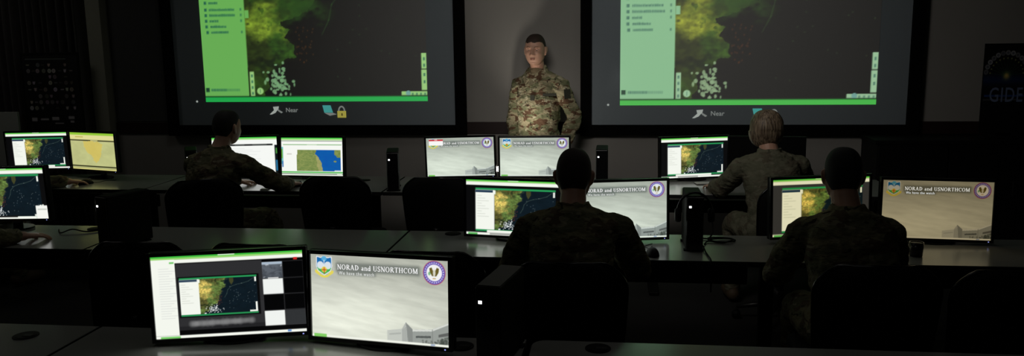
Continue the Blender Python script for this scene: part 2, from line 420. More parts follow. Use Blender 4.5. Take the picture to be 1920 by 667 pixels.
def pic_wall(nx=272, ny=153):
    cv = Canvas(nx, ny); u, v = cv.u, cv.v
    a = vnoise(u*.8+v*.5+2, v*2.6+u*-.8+2, 5, 21); b = vnoise(u*1.0+v+4, v*5-u*1.5+4, 7, 31)
    g = 178+34*np.clip(v*1.2, 0, 1)+24*(a-.5)+18*(b-.5)+14*np.clip(.25-v, 0, .25)
    g += 30*np.exp(-((u-.30)/.5)**2-((v-.68)/.33)**2)-10*np.clip(u-.55, 0, 1)
    cv.c = np.stack([g*.985, g, g*.935], -1)
    def B(p, col, al=1): cv.poly(p, col, al)
    B([(.56, .855), (.665, .825), (.665, 1), (.56, 1)], (190, 194, 187), .85)
    B([(.575, .89), (.66, .868), (.66, .888), (.575, .908)], (164, 168, 162), .7)
    B([(.735, .825), (.88, .805), (1, .715), (1, 1), (.735, 1)], (152, 157, 152)); B([(.735, .825), (.88, .805), (1, .715), (1, .735), (.88, .828), (.735, .847)], (214, 217, 210))
    B([(.665, .83), (.695, .745), (.73, .82), (.73, 1), (.665, 1)], (180, 184, 178)); B([(.695, .745), (.742, .82), (.742, 1), (.712, 1)], (136, 140, 136))
    for i in range(4): cv.line((.673+.010*i, .83-.012*i), (.673+.010*i, .98), .003, (146, 150, 146))
    B([(.765, .895), (.872, .882), (.872, .908), (.765, .918)], (88, 92, 90)); B([(.925, .86), (1, .825), (1, .865), (.925, .892)], (96, 98, 96))
    B([(.88, .805), (.884, .803), (.884, 1), (.88, 1)], (120, 124, 120))
    r = np.random.RandomState(2)
    for i in range(70):
        cu, cw = .965+.035*r.randn()*.7, .955+.03*r.randn()
        cv.ell(cu, cw, .007, .012, (70, 76, 70), .6)
    for i in range(24): cv.ell(.845+.02*r.randn(), .975+.015*r.randn(), .007, .012, (96, 100, 94), .6)
    cv.rect(0, .972, 1, 1, (240, 243, 232)); cv.rect(.015, .962, .11, 1, (130, 205, 100)); cv.rect(.87, .978, .9, .992, (130, 150, 190))
    # shadow behind the heading
    d = np.maximum(np.abs(u-.495)-.29, 0)*1.78; e = np.maximum(np.abs(v-.143)-.03, 0)
    cv.put(.62*np.exp(-(np.hypot(d, e)/.032)**2), (84, 90, 86))
    d = np.maximum(np.abs(u-.345)-.13, 0)*1.78; e = np.maximum(np.abs(v-.21)-.012, 0)
    cv.put(.5*np.exp(-(np.hypot(d, e)/.024)**2), (96, 102, 98))
    # shield: blue field, two pale globes, green base, scroll, small cross
    def S(p): return [(.102+.068*x, .145+.121*y) for x, y in p]
    B(S([(-1.05, .42), (-.8, .38), (-.35, .85), (0, .92), (.35, .85), (.8, .38), (1.05, .42), (1, .66), (.35, 1.08), (0, 1.15), (-.35, 1.08), (-1, .66)]), (226, 212, 92))
    B(S([(-.86, -1), (-.4, -.9), (0, -1.02), (.4, -.9), (.86, -1), (.9, 0), (.7, .5), (0, .92), (-.7, .5), (-.9, 0)]), (238, 240, 240))
    B(S([(-.78, -.9), (-.38, -.8), (0, -.92), (.38, -.8), (.78, -.9), (.82, 0), (.62, .45), (0, .82), (-.62, .45), (-.82, 0)]), (30, 110, 178))
    cv.ell(.102, .145-.09, .02, .032, (96, 178, 220), .9)
    B(S([(-.8, .15), (-.2, .1), (0, -.1), (.2, .1), (.8, .15), (.62, .45), (0, .82), (-.62, .45)]), (70, 178, 84))
    for sx in (-1, 1): cv.ell(.102+sx*.028, .135, .026, .046, (226, 232, 236), .95)
    cv.rect(.0995, .07, .1045, .19, (245, 245, 245)); cv.ell(.102, .185, .020, .035, (238, 205, 70), .9)
    cv.line((.102, .165), (.102, .232), .006, (190, 60, 40)); cv.line((.088, .19), (.116, .19), .006, (190, 60, 40))
    # round seal: purple ring with white lettering marks, red rim, white field, winged bird
    cu, cw, rr = .90, .15, .078
    A = nx/ny
    cv.ell(cu, cw, rr, rr*A, (176, 70, 84)); cv.ell(cu, cw, rr*.95, rr*.95*A, (104, 88, 178))
    for i in range(26):
        t = 2*math.pi*(i+.5)/26
        cv.ell(cu+rr*.82*math.cos(t), cw+rr*.82*math.sin(t)*A, .0042, .0075, (228, 226, 240), .85)
    cv.ell(cu, cw, rr*.69, rr*.69*A, (240, 240, 240))
    for sx in (-1, 1):
        B([(cu+sx*.004, cw-.01), (cu+sx*.018, cw-.062), (cu+sx*.034, cw-.05), (cu+sx*.030, cw-.005), (cu+sx*.016, cw+.036), (cu+sx*.004, cw+.042)], (104, 92, 40))
    cv.ell(cu, cw+.0, .009, .04, (212, 210, 196)); cv.ell(cu, cw-.045, .006, .011, (236, 236, 226))
    cv.ell(cu-.034, cw+.01, .008, .02, (96, 170, 110), .8); cv.ell(cu, cw+.066, .012, .008, (190, 150, 80), .8)
    return cv
def pic_yellow():
    cv = Canvas(144, 81, (196, 199, 142)); n = vnoise(cv.u, cv.v, 8, 4); cv.c = cv.c*(.94+.12*n[..., None])
    cv.rect(0, 0, 1, .07, (150, 205, 60)); cv.rect(0, .07, 1, .19, (232, 226, 160)); cv.rect(0, .195, 1, .23, (54, 54, 30)); cv.rect(0, .23, 1, .245, (214, 214, 160))
    cv.rect(.46, .20, .62, .225, (210, 205, 140)); cv.rect(.12, .11, .3, .135, (196, 180, 90))
    P = [(.30, .25), (.42, .22), (.60, .24), (.74, .30), (.72, .42), (.66, .55), (.62, .70), (.55, .82), (.50, .76), (.45, .62), (.36, .50), (.31, .40)]
    m = cv.inpoly(P, cv.u+(n-.5)*.1, cv.v+(vnoise(cv.u+3, cv.v, 8, 9)-.5)*.1); cv.put(m*.75, (222, 198, 96))
    for i in range(6): cv.line((.33+.04*i, .3), (.45+.03*i, .62), .003, (196, 170, 80), .4)
    cv.rect(0, .89, 1, .925, (50, 50, 28)); cv.rect(0, .95, 1, .965, (150, 150, 100)); cv.rect(0, .965, 1, 1, (222, 216, 140))
    return cv
def pic_doc():
    cv = Canvas(144, 81, (246, 248, 244)); cv.rect(0, 0, 1, .04, (60, 190, 60)); cv.rect(0, .04, 1, .075, (170, 225, 140))
    cv.rect(.1, .19, .93, .235, (70, 74, 72))
    for a, b in ((.12, .2), (.26, .35), (.5, .62), (.84, .92)): cv.rect(a, .195, b, .23, (30, 30, 32))
    for i in range(16): cv.rect(.14, .3+.04*i, .5+.3*((i*7) % 5)/5, .312+.04*i, (226, 228, 226))
    cv.rect(.955, .22, 1, 1, (14, 22, 26)); cv.rect(.97, .3, 1, .45, (70, 140, 60)); cv.rect(.965, .62, 1, .9, (40, 110, 150))
    cv.rect(0, .95, .955, 1, (250, 250, 250)); return cv
def pic_sat():
    cv = Canvas(160, 90, (246, 248, 242)); cv.rect(0, 0, 1, .035, (60, 190, 60)); cv.rect(0, .035, 1, .07, (165, 222, 130))
    cv.rect(0, .085, 1, .1, (90, 100, 90)); cv.rect(.03, .18, .98, .2, (120, 175, 110)); cv.rect(.42, .18, .58, .2, (180, 210, 170))
    cv.rect(.09, .42, .17, .45, (206, 206, 198)); cv.rect(0, .25, .03, .7, (110, 190, 190)); cv.rect(0, .3, .02, .55, (110, 180, 60)); cv.rect(.01, .62, .03, .78, (50, 110, 180))
    u0, v0, u1, v1 = .25, .32, .965, .875
    U, V = (cv.u-u0)/(u1-u0), (cv.v-v0)/(v1-v0); m = (U > 0) & (U < 1) & (V > 0) & (V < 1)
    n = vnoise(U, V, 9, 8); n2 = vnoise(U, V, 26, 12)
    land = cv.inpoly([(-.1, -.1), (.46, -.1), (.42, .18), (.50, .38), (.55, .52), (.58, .75), (.60, 1.1), (-.1, 1.1)], U+(n-.5)*.05, V)
    pen = cv.inpoly([(.86, -.1), (1.1, -.1), (1.1, .40), (.92, .36), (.84, .22)], U+(n-.5)*.08, V+(n2-.5)*.08) | (np.hypot((U-.87), (V-.54)*.7) < .03)
    beach = cv.inpoly([(.42, .18), (.50, .38), (.55, .52), (.58, .75), (.60, 1.1), (.50, 1.1), (.46, .6)], U+(n-.5)*.05, V)
    g = np.stack([96+60*n2, 122+40*n2, 64+30*n2], -1); s = np.stack([14+0*n, 82+14*n, 168+0*n], -1)
    c = np.where((land | pen)[..., None], g, s); c = np.where((beach & land)[..., None], c*.6+np.array((200, 180, 130))*.4, c)
    cv.c = np.where(m[..., None], c, cv.c)
    cv.rect(u0, v0, u0+.012, v0+.13, WHT); cv.rect(.86, .855, .96, .875, WHT)
    cv.rect(0, .89, 1, .93, (96, 190, 96)); cv.rect(0, .945, 1, .965, (60, 90, 60)); cv.rect(.9, .945, .98, .965, (200, 220, 190)); cv.rect(0, .965, 1, 1, WHT)
    return cv
def pic_popup():
    cv = Canvas(40, 14, (246, 246, 244)); cv.rect(0, 0, 1, .26, (196, 40, 50)); cv.rect(.4, .05, .6, .2, (240, 170, 170)); return cv
def pic_proj(kind):
    """what the projector throws: list panel, coast map, toolbars, green bar (dark areas throw no light)"""
    cv = Canvas(300, 180, (0, 0, 0))
    pan = (104, 176, 84) if kind == 'L' else (134, 186, 140); bar = (24, 166, 72) if kind == 'L' else (66, 180, 70)
    ink = (20, 84, 70) if kind == 'L' else (58, 104, 88); pale = (150, 200, 120) if kind == 'L' else (150, 190, 150)
    pw = .205 if kind == 'L' else .218
    draw_map(cv, pw, -.02, 1, .965, 1.0, .0, sea=(0, 0, 0), k=.66, seed=3, vis=False, yel=(.05, .46, .20, .13), rough=.06, dots=(235, 235, 300), kl=.85, nd=16, da=.35, shape=LAND2, clut=(.175, .89, .030))
    nn = vnoise(cv.u+2, cv.v+6, 16, 41)
    cv.put(np.clip((nn-.42)*4, 0, 1)*np.clip(1.2-np.hypot((cv.u-pw-.27)/.13, (cv.v-.37)/.16), 0, .8)*np.clip((cv.u-pw)*9, 0, 1), (46, 66, 34))
    cv.c = np.maximum(cv.c*np.array((.80, 1.10, .62) if kind == 'L' else (.92, 1.10, .66))-7, 0)
    cv.rect(0, 0, pw, .955, pan)
    cv.rect(pw, .345, pw+.018, .40, pan)
    rows = [(.285, .16, .40), (.333, .16, .78), (.372, .16, .78), (.412, .16, .40), (.452, .17, .56), (.492, .18, .60)]
    for i, (v, a, b) in enumerate(rows):
        v += .004
        cv.rect((.115 if i < 5 else .13)*pw, v-.009, (.15 if i < 5 else .165)*pw+.004, v+.012, ink, .85)
        k = a*pw+.012
        r = np.random.RandomState(i)
        while k < b*pw:
            w = .003+.004*r.rand(); cv.rect(k, v-.008+.004*r.rand(), k+w, v+.010, ink, .75); k += w+.0014
        if i in (1, 2, 3, 5): cv.rect(.90*pw, v-.008, .935*pw, v+.01, ink, .6)
    cv.rect(.03*pw, .895, .11*pw, .925, (16, 60, 40)); k = .15*pw
    while k < .78*pw:
        w = .004+.004*rnd.random(); cv.rect(k, .902, k+w, .92, ink, .7 if k < .5*pw else .35); k += w+.0015
    cv.rect(pw, .75, pw+.003, .965, (0, 0, 0))
    cv.rect(pw+.006, .78, pw+.026, .955, pale)
    for i in range(4): cv.rect(pw+.012, .80+.042*i, pw+.02, .82+.042*i, ink, .7)
    cv.ell(pw+.05, .92, .0145, .024, pale); cv.line((pw+.05, .908), (pw+.05, .932), .003, ink, .6)
    cv.rect(.975, .66, .998, .77, pale); cv.rect(.974, .775, .998, .92, pale); cv.rect(.885, .928, .915, .955, pale); cv.rect(.92, .928, .998, .955, pale)
    cv.ell(.915, .94, .011, .018, (110, 160, 150))
    for v in (.69, .735, .80, .85): cv.rect(.983, v, .991, v+.022, ink, .7)
    for k in range(4): cv.rect(.93+.018*k, .938, .938+.018*k, .955, ink, .6)
    cv.rect(0, .955, 1, .965, (10, 60, 20)); cv.rect(0, .963, 1, 1, bar)
    return cv
def pic_emblems():
    cv = Canvas(110, 130, (4, 4, 5)); r = np.random.RandomState(4)
    cv.rect(.06, .045, .80, .058, (120, 130, 125), .6)
    for j, v in enumerate((.13, .21, .29, .37, .46, .55, .63, .71)):
        for i in range(9):
            u = .10+.095*i+.02*r.randn()*.4
            if r.rand() < (.55 if j in (0, 2) else .25): continue
            b = 70+110*r.rand(); t = (b, b*(.85+.2*r.rand()), b*(.8+.25*r.rand()))
            q = r.rand()
            if q < .5:
                cv.ell(u, v, .032, .027, t); cv.ell(u, v, .02, .017, (30, 30, 32), .7); cv.ell(u, v, .009, .008, t, .8)
            elif q < .75: cv.poly([(u-.026, v-.02), (u+.026, v-.02), (u+.02, v+.012), (u, v+.026), (u-.02, v+.012)], t, .8)
            else: cv.rect(u-.03, v-.008, u+.03, v+.008, t, .7)
    for a, b, c, d in ((.08, .84, .18, .89), (.24, .85, .39, .875), (.45, .83, .58, .875), (.75, .82, .86, .86), (.50, .91, .66, .925), (.78, .88, .85, .91)):
        cv.rect(a, c if c < b else b, c if c > a else a+.12, d, (150, 145, 150), .0)
        cv.rect(a, b, c, d, (165, 160, 165), .8)
    return cv
def pic_gide():
    cv = Canvas(100, 190, (5, 6, 8)); u, v = cv.u, cv.v
    cv.put(np.exp(-((v-.40)/.07)**2)*.8, (18, 52, 110)); cv.put(np.exp(-(np.hypot((u-.5)*.6, v-.355)/.045)**2), (230, 205, 110))
    for i in range(13):
        t = math.pi*(1.04+.92*i/12); p = (.5+.06*math.cos(t), .355+.03*math.sin(t)); q = (.5+.36*math.cos(t), .35+.19*math.sin(t))
        cv.line(p, q, .012, (60, 120, 70), .6); cv.ell(q[0], q[1], .016, .009, (190, 190, 120), .8)
        e = (.5+.45*math.cos(t), .345+.245*math.sin(t)); b = 120+80*((i*7) % 5)/5
        cv.ell(e[0], e[1], .052, .028, (b, b, b*1.02), .95); cv.ell(e[0], e[1], .03, .016, (60, 64, 80), .6)
    cv.rect(.05, .57, .9, .592, (42, 80, 150)); cv.rect(.03, .617, .9, .632, (120, 120, 124), .7)
    return cv

# ------------------------------------------------------------------ lettering
def ring_poly(bm, cx, cy, ro, ri, a0, a1, n=20):
    pts = []
    for k in range(n+1):
        t = math.radians(a0+(a1-a0)*k/n); pts.append((bm.verts.new((cx+ro[0]*math.cos(t), 0, cy+ro[1]*math.sin(t))), bm.verts.new((cx+ri[0]*math.cos(t), 0, cy+ri[1]*math.sin(t)))))
    for p, q in zip(pts, pts[1:]): bm.faces.new((p[0], q[0], q[1], p[1]))
def stroke(bm, p, q, w):
    d = Vector((q[0]-p[0], q[1]-p[1])).normalized(); n = Vector((-d.y, d.x))*w/2
    bm.faces.new([bm.verts.new((a, 0, b)) for a, b in ((p[0]-n.x, p[1]-n.y), (q[0]-n.x, q[1]-n.y), (q[0]+n.x, q[1]+n.y), (p[0]+n.x, p[1]+n.y))])
T, t_, s_ = .17, .085, .06
def sf(x, y, w=.30): return ('s', (x-w/2, y), (x+w/2, y), s_)
GL = {
 'N': (.92, [('s', (.16, 0), (.16, 1), t_), ('s', (.14, .98), (.74, .02), T), ('s', (.76, 0), (.76, 1), t_), sf(.16, .03), sf(.12, .97, .26), sf(.76, .97)]),
 'O': (.92, [('r', (.44, .5), (.43, .52), (.26, .45), 0, 360)]),
 'R': (.86, [('s', (.2, 0), (.2, 1), T), ('r', (.32, .74), (.36, .26), (.19, .2), -90, 90), ('s', (.2, .97), (.34, .97), s_), ('s', (.2, .5), (.34, .5), s_), ('s', (.40, .5), (.74, .02), T*.95), sf(.2, .03), sf(.75, .03, .2)]),
 'A': (.90, [('s', (.42, 1), (.13, 0), t_), ('s', (.40, 1), (.72, 0), T), ('s', (.22, .34), (.6, .34), s_), sf(.13, .03, .26), sf(.73, .03)]),
 'D': (.92, [('s', (.2, 0), (.2, 1), T), ('r', (.28, .5), (.54, .5), (.36, .43), -90, 90), ('s', (.2, .97), (.3, .97), s_), ('s', (.2, .03), (.3, .03), s_), sf(.14, .03, .2), sf(.14, .97, .2)]),
 'U': (.90, [('s', (.2, .3), (.2, 1), T), ('s', (.70, .3), (.70, 1), t_), ('r', (.44, .32), (.325, .34), (.2, .27), 180, 360), sf(.2, .97), sf(.70, .97, .26)]),
 'S': (.66, [('r', (.32, .73), (.27, .28), (.12, .19), 20, 270), ('r', (.32, .28), (.28, .30), (.13, .20), -160, 90), ('s', (.55, .76), (.55, .98), s_), ('s', (.07, .02), (.07, .26), s_)]),
 'T': (.82, [('s', (.4, 0), (.4, 1), T), ('s', (.04, .97), (.76, .97), s_), ('s', (.06, .78), (.06, .98), s_), ('s', (.74, .78), (.74, .98), s_), sf(.4, .03)]),
 'H': (.96, [('s', (.2, 0), (.2, 1), T), ('s', (.74, 0), (.74, 1), T), ('s', (.2, .52), (.74, .52), s_), sf(.2, .03), sf(.2, .97), sf(.74, .03), sf(.74, .97)]),
 'C': (.86, [('r', (.45, .5), (.42, .52), (.26, .45), 42, 318), ('s', (.76, .72), (.76, 1), s_)]),
 'M': (1.10, [('s', (.15, 0), (.15, 1), t_), ('s', (.16, 1), (.52, .05), T), ('s', (.54, .02), (.88, 1), t_), ('s', (.90, 0), (.90, 1), T), sf(.15, .03, .26), sf(.90, .03), sf(.12, .97, .22), sf(.93, .97, .22)]),
 'a': (.60, [('s', (.42, .08), (.42, .5), T*.85), ('r', (.28, .46), (.22, .22), (.1, .16), 0, 150), ('r', (.25, .2), (.2, .2), (.08, .13), 0, 360), ('s', (.40, .05), (.56, .05), s_)]),
 'n': (.70, [('s', (.18, 0), (.18, .66), T*.85), ('r', (.37, .42), (.26, .24), (.11, .17), 0, 150), ('s', (.555, 0), (.555, .44), T*.85), sf(.18, .03, .26), sf(.555, .03, .24), sf(.12, .63, .16)]),
 'd': (.68, [('r', (.28, .32), (.26, .34), (.11, .27), 0, 360), ('s', (.5, 0), (.5, 1), T*.85), sf(.43, .97, .2), sf(.56, .03, .14)]),
 ' ': (.34, [])}
def serif_mesh(text, width, name):
    bm = bmesh.new(); x = 0
    for ch in text:
        w, pr = GL[ch]
        for q in pr:
            if q[0] == 's': stroke(bm, (x+q[1][0], q[1][1]), (x+q[2][0], q[2][1]), q[3])
            else: ring_poly(bm, x+q[1][0], q[1][1], q[2], q[3], q[4], q[5])
        x += w+.06
    k = width/x
    for v in bm.verts: v.co *= k
    for i, v in enumerate(bm.verts): v.co.y = 0
    bmesh.ops.recalc_face_normals(bm, faces=bm.faces)
    for f in bm.faces:
        if f.normal.y > 0: f.normal_flip()
    me = bpy.data.meshes.new(name); bm.to_mesh(me); bm.free(); return me, k
def text_mesh(text, name, width=None, height=None, spacing=1.0, weight=0.0):
    cu = bpy.data.curves.new(name, 'FONT'); cu.body = text; cu.size = 1.0; cu.space_character = spacing; cu.offset = weight; cu.resolution_u = 3
    o = bpy.data.objects.new(name, cu); COL.objects.link(o)
    me = bpy.data.meshes.new_from_object(o.evaluated_get(bpy.context.evaluated_depsgraph_get()))
    bpy.data.objects.remove(o); bpy.data.curves.remove(cu)
    me.name = name
    co = np.zeros(len(me.vertices)*3, np.float32); me.vertices.foreach_get('co', co); co = co.reshape(-1, 3)
    lo, hi = co.min(0), co.max(0); w, h = hi[0]-lo[0], hi[1]-lo[1]
    kx = width/w if width else height/h; ky = height/h if height else kx
    out = np.stack([(co[:, 0]-lo[0])*kx, 0*co[:, 0], (co[:, 1]-lo[1])*ky], -1)
    me.vertices.foreach_set('co', out.ravel().astype(np.float32)); me.update(); return me

# ------------------------------------------------------------------ the room
def struct(name, bm, m, parent=None):
    o = obj(name, bm, m, parent)
    if parent is None: o['kind'] = 'structure'
    return o
XL, XR, YB, YF, ZC = -6.45, 4.3, -1.6, 7.18, 3.0
struct('floor', bx(((XL+XR)/2, (YB+YF)/2, -.05), (XR-XL+.4, YF-YB+.4, .1)), M_floor)
struct('ceiling', bx(((XL+XR)/2, (YB+YF)/2, ZC+.05), (XR-XL+.4, YF-YB+.4, .1)), M_ceil)
struct('wall_front', bx(((XL+XR)/2, YF+.1, ZC/2), (XR-XL+.4, .2, ZC)), M_wall)
struct('wall_left', bx((XL-.1, (YB+YF)/2, ZC/2), (.2, YF-YB, ZC)), M_wall)
struct('wall_right', bx((XR+.1, (YB+YF)/2, ZC/2), (.2, YF-YB, ZC)), M_wall)
struct('wall_back', bx(((XL+XR)/2, YB-.1, ZC/2), (XR-XL+.4, .2, ZC)), M_wall)
struct('trim_1', bx(((-4.58+XR)/2, YF-.008, 1.05), (XR+4.58, .016, .103), .002), M_wood)
struct('trim_2', bx((-4.66, YF-.05, ZC/2), (.14, .10, ZC), .004), M_pil)
struct('trim_3', bx((-4.30, YF-.006, 2.05), (.55, .012, 1.88), .002), mat('dark_wall_panel', (.06, .06, .06), .8, noise=.1))
struct('baseboard_front', bx(((-4.58+XR)/2, YF-.007, .05), (XR+4.58, .014, .10), .002), M_wood)

# curtain: long pleats left of the pilaster
def curtain():
    bm = bmesh.new(); n = 420; x0, x1 = -6.40, -4.80; cols = []
    for i in range(n+1):
        x = x0+(x1-x0)*i/n
        ph = i/n*21*2*math.pi+.8*math.sin(i/n*17)
        y = 7.07+.045*math.sin(ph)+.015*math.sin(ph*.37+1)
        col = []
        for k in range(7):
            z = .03+2.85*k/6; col.append(bm.verts.new((x, y+.006*math.sin(z*3+i*.05), z)))
        cols.append(col)
    for a, b in zip(cols, cols[1:]):
        for k in range(6): bm.faces.new((a[k], b[k], b[k+1], a[k+1]))
    bmesh.ops.solidify(bm, geom=bm.faces[:], thickness=.003)
    return bm
c_ = thing('curtain', 'dark pleated curtain hanging at the far left of the front wall', 'curtain', (-5.6, 7.07, 0))
b_ = curtain(); bmesh.ops.translate(b_, verts=b_.verts, vec=(5.6, -7.07, 0)); obj('pleated_cloth', b_, M_curt, c_, True)
obj('curtain_rod', bme(lambda bm: cyl(bm, (0, 0, 2.90), .016, 1.64, 12, 'X')), M_metal, c_)

# ------------------------------------------------------------------ projection screens
M_projL = screen_mat('projected_picture_green', (1, 1, 1), .92, base=.30, rough=.8)
M_projR = screen_mat('projected_picture_pale', (1, 1, 1), .92, base=.30, rough=.8)
E_icon = emis('icon_white', lin((150, 156, 150)), 1.0); E_lap = emis('icon_teal', lin((60, 140, 135)), 1.0); E_lock = emis('icon_gold', lin((150, 142, 62)), 1.0); E_ig = emis('icon_grey', lin((112, 116, 112)), 1.0)
E_dark = emis('icon_dark', lin((66, 60, 26)), 1.0)
def flat_poly(name, polys, m, parent, y=-.004):
    bm = bmesh.new()
    for p in polys:
        f = bm.faces.new([bm.verts.new((a, 0, b)) for a, b in p])
        if f.normal.y > 0 or True: f.normal_update()
        if f.normal.y > 0: f.normal_flip()
    o = obj(name, bm, m, parent); o.location.y = y; return o
def proj_screen(label, x0, x1, z0, img, me_img, m_img, side):
    w = x1-x0; cx = (x0+x1)/2; h = 1.62
    t = thing('projection_screen', label, 'projection screen', (cx, YF-.05, z0), 0, 'front projection screens')
    obj('screen_fabric', bx((0, .012, h/2), (w, .012, h)), M_fabric, t)
    bw = .095
    for c, s in (((-w/2-bw/2, 0, h/2), (bw, .06, h+2*bw)), ((w/2+bw/2, 0, h/2), (bw, .06, h+2*bw)), ((0, 0, -bw/2+.004), (w, .06, bw-.008)), ((0, 0, h+bw/2), (w, .06, bw))):
        obj('border', bx(c, s, .004), M_border, t)
    p = obj('projected_picture', me_img, m_img, t); p.location = ((img[0]+img[1])/2-cx, .004, (img[2]+img[3])/2-z0)
    L = lambda X, Z: (X-cx, Z-z0)
    ox, oz, k = side
    def S(pts, q=1): return [(ox-cx+k*a*q, oz-z0+k*b) for a, b in pts]
    # running figure, caption, laptop and padlock below the picture
    flat_poly('figure_icon', [S([(-.02, .075), (.09, .085), (.075, .02), (.0, .0)]), S([(.0, .02), (.07, .03), (.02, -.03), (-.05, -.06), (-.09, -.06)])], E_icon, t, .003)
    flat_poly('figure_arm', [S([(.06, .04), (.16, -.02), (.13, -.04), (.07, .0)])], E_ig, t, .003)
    flat_poly('laptop_icon', [S([(.90, .10), (1.05, .10), (1.09, -.03), (.93, -.03)])], E_lap, t, .003)
    flat_poly('laptop_keys', [S([(.93, -.035), (1.09, -.035), (1.16, -.06), (1.03, -.085)])], E_ig, t, .003)
    flat_poly('padlock_body', [S([(1.17, .0), (1.33, .0), (1.33, -.12), (1.17, -.12)])], E_lock, t, .003)
    flat_poly('padlock_hole', [S([(1.245, -.04), (1.265, -.04), (1.27, -.085), (1.24, -.085)])], E_dark, t, .0025)
    bm = bmesh.new(); ring_poly(bm, ox-cx+k*1.25, oz-z0, (k*.065, k*.09), (k*.04, k*.065), 0, 180, 12)
    for f in bm.faces:
        f.normal_update()
        if f.normal.y > 0: f.normal_flip()
    obj('pointer_dot', bme(lambda b: cyl(b, (img[0]-cx-(.085 if img[0] < -2 else .10), .003, img[2]-z0+.005), .009, .002, 10, 'Y')), E_icon, t)
    o = obj('padlock_shackle', bm, E_ig, t); o.location.y = .003
    me = text_mesh('Near', 'caption', height=.036*k/.46, weight=.01)
    o = obj('caption', me, E_ig, t); o.location = (ox-cx+.22*k, .003, oz-z0-.01)
    return t
IL = (-3.671, -1.621, 1.289, 2.52); IR = (.049, 2.136, 1.245, 2.50)
proj_screen('left big projection screen with a bright green list panel and coast map', -3.942, -1.374, 1.079, IL, raster(pic_proj('L'), IL[1]-IL[0], IL[3]-IL[2], 'picture_left'), M_projL, (-3.03, 1.205, .50))
proj_screen('right big projection screen with a pale mint list panel and coast map', -.191, 2.378, 1.079, IR, raster(pic_proj('R'), IR[1]-IR[0], IR[3]-IR[2], 'picture_right'), M_projR, (.70, 1.165, .50))

# ------------------------------------------------------------------ desks
ZD = .74
def desk(label, x0, x1, yf, yb, group, grom=(), corner=0):
    w, d = x1-x0, yb-yf; cx, cy = (x0+x1)/2, (yf+yb)/2
    t = thing('desk', label, 'desk', (cx, cy, 0), 0, group)
    bm = bmesh.new(); box(bm, Vector((0, 0, ZD-.0125)), (w-.006, d-.006, .025))
    if corner:
        es = [e for e in bm.edges if abs(e.verts[0].co.z-e.verts[1].co.z) > .01 and e.verts[0].co.x < 0]
        bmesh.ops.bevel(bm, geom=es, offset=corner, segments=5, profile=.5, affect='EDGES')
    obj('desktop', bm, M_desk, t)
    e = bmesh.new(); z = ZD-.0135
    box(e, Vector((0, -d/2+.0015, z)), (w-(2*corner), .003, .025)); box(e, Vector((0, d/2-.0015, z)), (w-2*corner, .003, .025))
    box(e, Vector((-w/2+.0015, 0, z)), (.003, d-2*corner-.006, .025)); box(e, Vector((w/2-.0015, 0, z)), (.003, d-.006, .025))
    obj('edge_band', e, M_edge, t)
    for s in (-1, 1):
        l = bmesh.new(); X = s*(w/2-.16)
        box(l, Vector((X, .05, .37)), (.07, .05, .685), 0, .006); box(l, Vector((X, 0, .0155)), (.07, d-.08, .03), 0, .008); box(l, Vector((X, 0, .702)), (.05, d-.16, .024), 0, .004)
        obj('leg', l, M_black, t)
    obj('cable_tray', bx((0, d/2-.06, .535), (w-.46, .02, .10), .004), M_wood, t)
    for X, Y in grom:
        g = obj('grommet', bme(lambda bm: cyl(bm, (X-cx, Y-cy, ZD+.0015), .045, .003, 24), lambda bm: cyl(bm, (X-cx, Y-cy, ZD+.0035), .036, .002, 24)), M_black, t)
        obj('cable_slot', bx((X-cx+.012, Y-cy-.005, ZD+.0052), (.035, .02, .0015)), M_edge, g)
    return t
AF, AB, BF, BB, CF, CB = 5.71, 6.40, 3.965, 4.515, 2.20, 2.835
gA, gB, gC = 'desks of the front row', 'desks of the middle row', 'desks of the near row'
desk('front row grey desk at the far left under two angled monitors', -5.30, -3.50, AF, AB, gA)
desk('front row grey desk where the man with the turned head sits', -3.49, -1.66, AF, AB, gA, [(-1.93, 6.2)])
desk('front row grey desk below the presenter, under two sky picture monitors', -1.65, .12, AF, AB, gA)
desk('front row grey desk where the blonde woman sits', .13, 1.95, AF, AB, gA)
desk('middle row grey desk at the left edge, a hand resting on it', -4.62, -2.79, BF, BB, gB, [(-3.03, 4.44)])
desk('middle row grey desk with nothing on top, behind the two near monitors', -2.78, -1.158, BF, BB, gB)
desk('middle row grey desk in front of the dark silhouetted man in the centre', -1.15, .95, BF, BB, gB, [(-.89, 4.45)])
desk('middle row grey desk of the man at right with a tan monitor', .96, 2.81, BF, BB, gB)
desk('near row grey desk cut by the left bottom corner, with a round grommet', -3.60, -1.955, CF, CB, gC, [(-2.17, 2.71)])
desk('near row grey desk carrying the two largest monitors', -1.945, -.305, CF, CB, gC, [(-.53, 2.745)])
desk('near row grey desk along the bottom right with a rounded corner', -.285, 1.55, CF, CB, gC, [(-.05, 2.765)], .05)

# ------------------------------------------------------------------ monitors
RW, RH = .530, .298
def rmesh(cv, n): return raster(cv, RW, RH, n)
P_map = rmesh(pic_map(), 'map_picture'); P_big = rmesh(pic_bigmap(), 'large_map_picture'); P_call = rmesh(pic_call(), 'call_picture')
P_wall = rmesh(pic_wall(), 'sky_picture'); P_yel = rmesh(pic_yellow(), 'yellow_map_picture'); P_doc = rmesh(pic_doc(), 'document_picture'); P_sat = rmesh(pic_sat(), 'satellite_picture')
P_mapg = rmesh(pic_map((54, 54, 58)), 'grey_map_picture')
S_norm = screen_mat('display', (1, 1, 1), 1.0); S_cool = screen_mat('display_cool', (.90, .96, .96), .95); S_tan = screen_mat('display_warm', (.60, .49, .33), .62)
S_warm = screen_mat('display_cream', (1.0, .92, .66), .8); S_yel = screen_mat('display_yellowish', (1, 1, .92), .92)
for m_ in (P_map, P_big, P_call, P_wall, P_yel, P_doc, P_sat, P_mapg): m_.materials.append(S_norm)
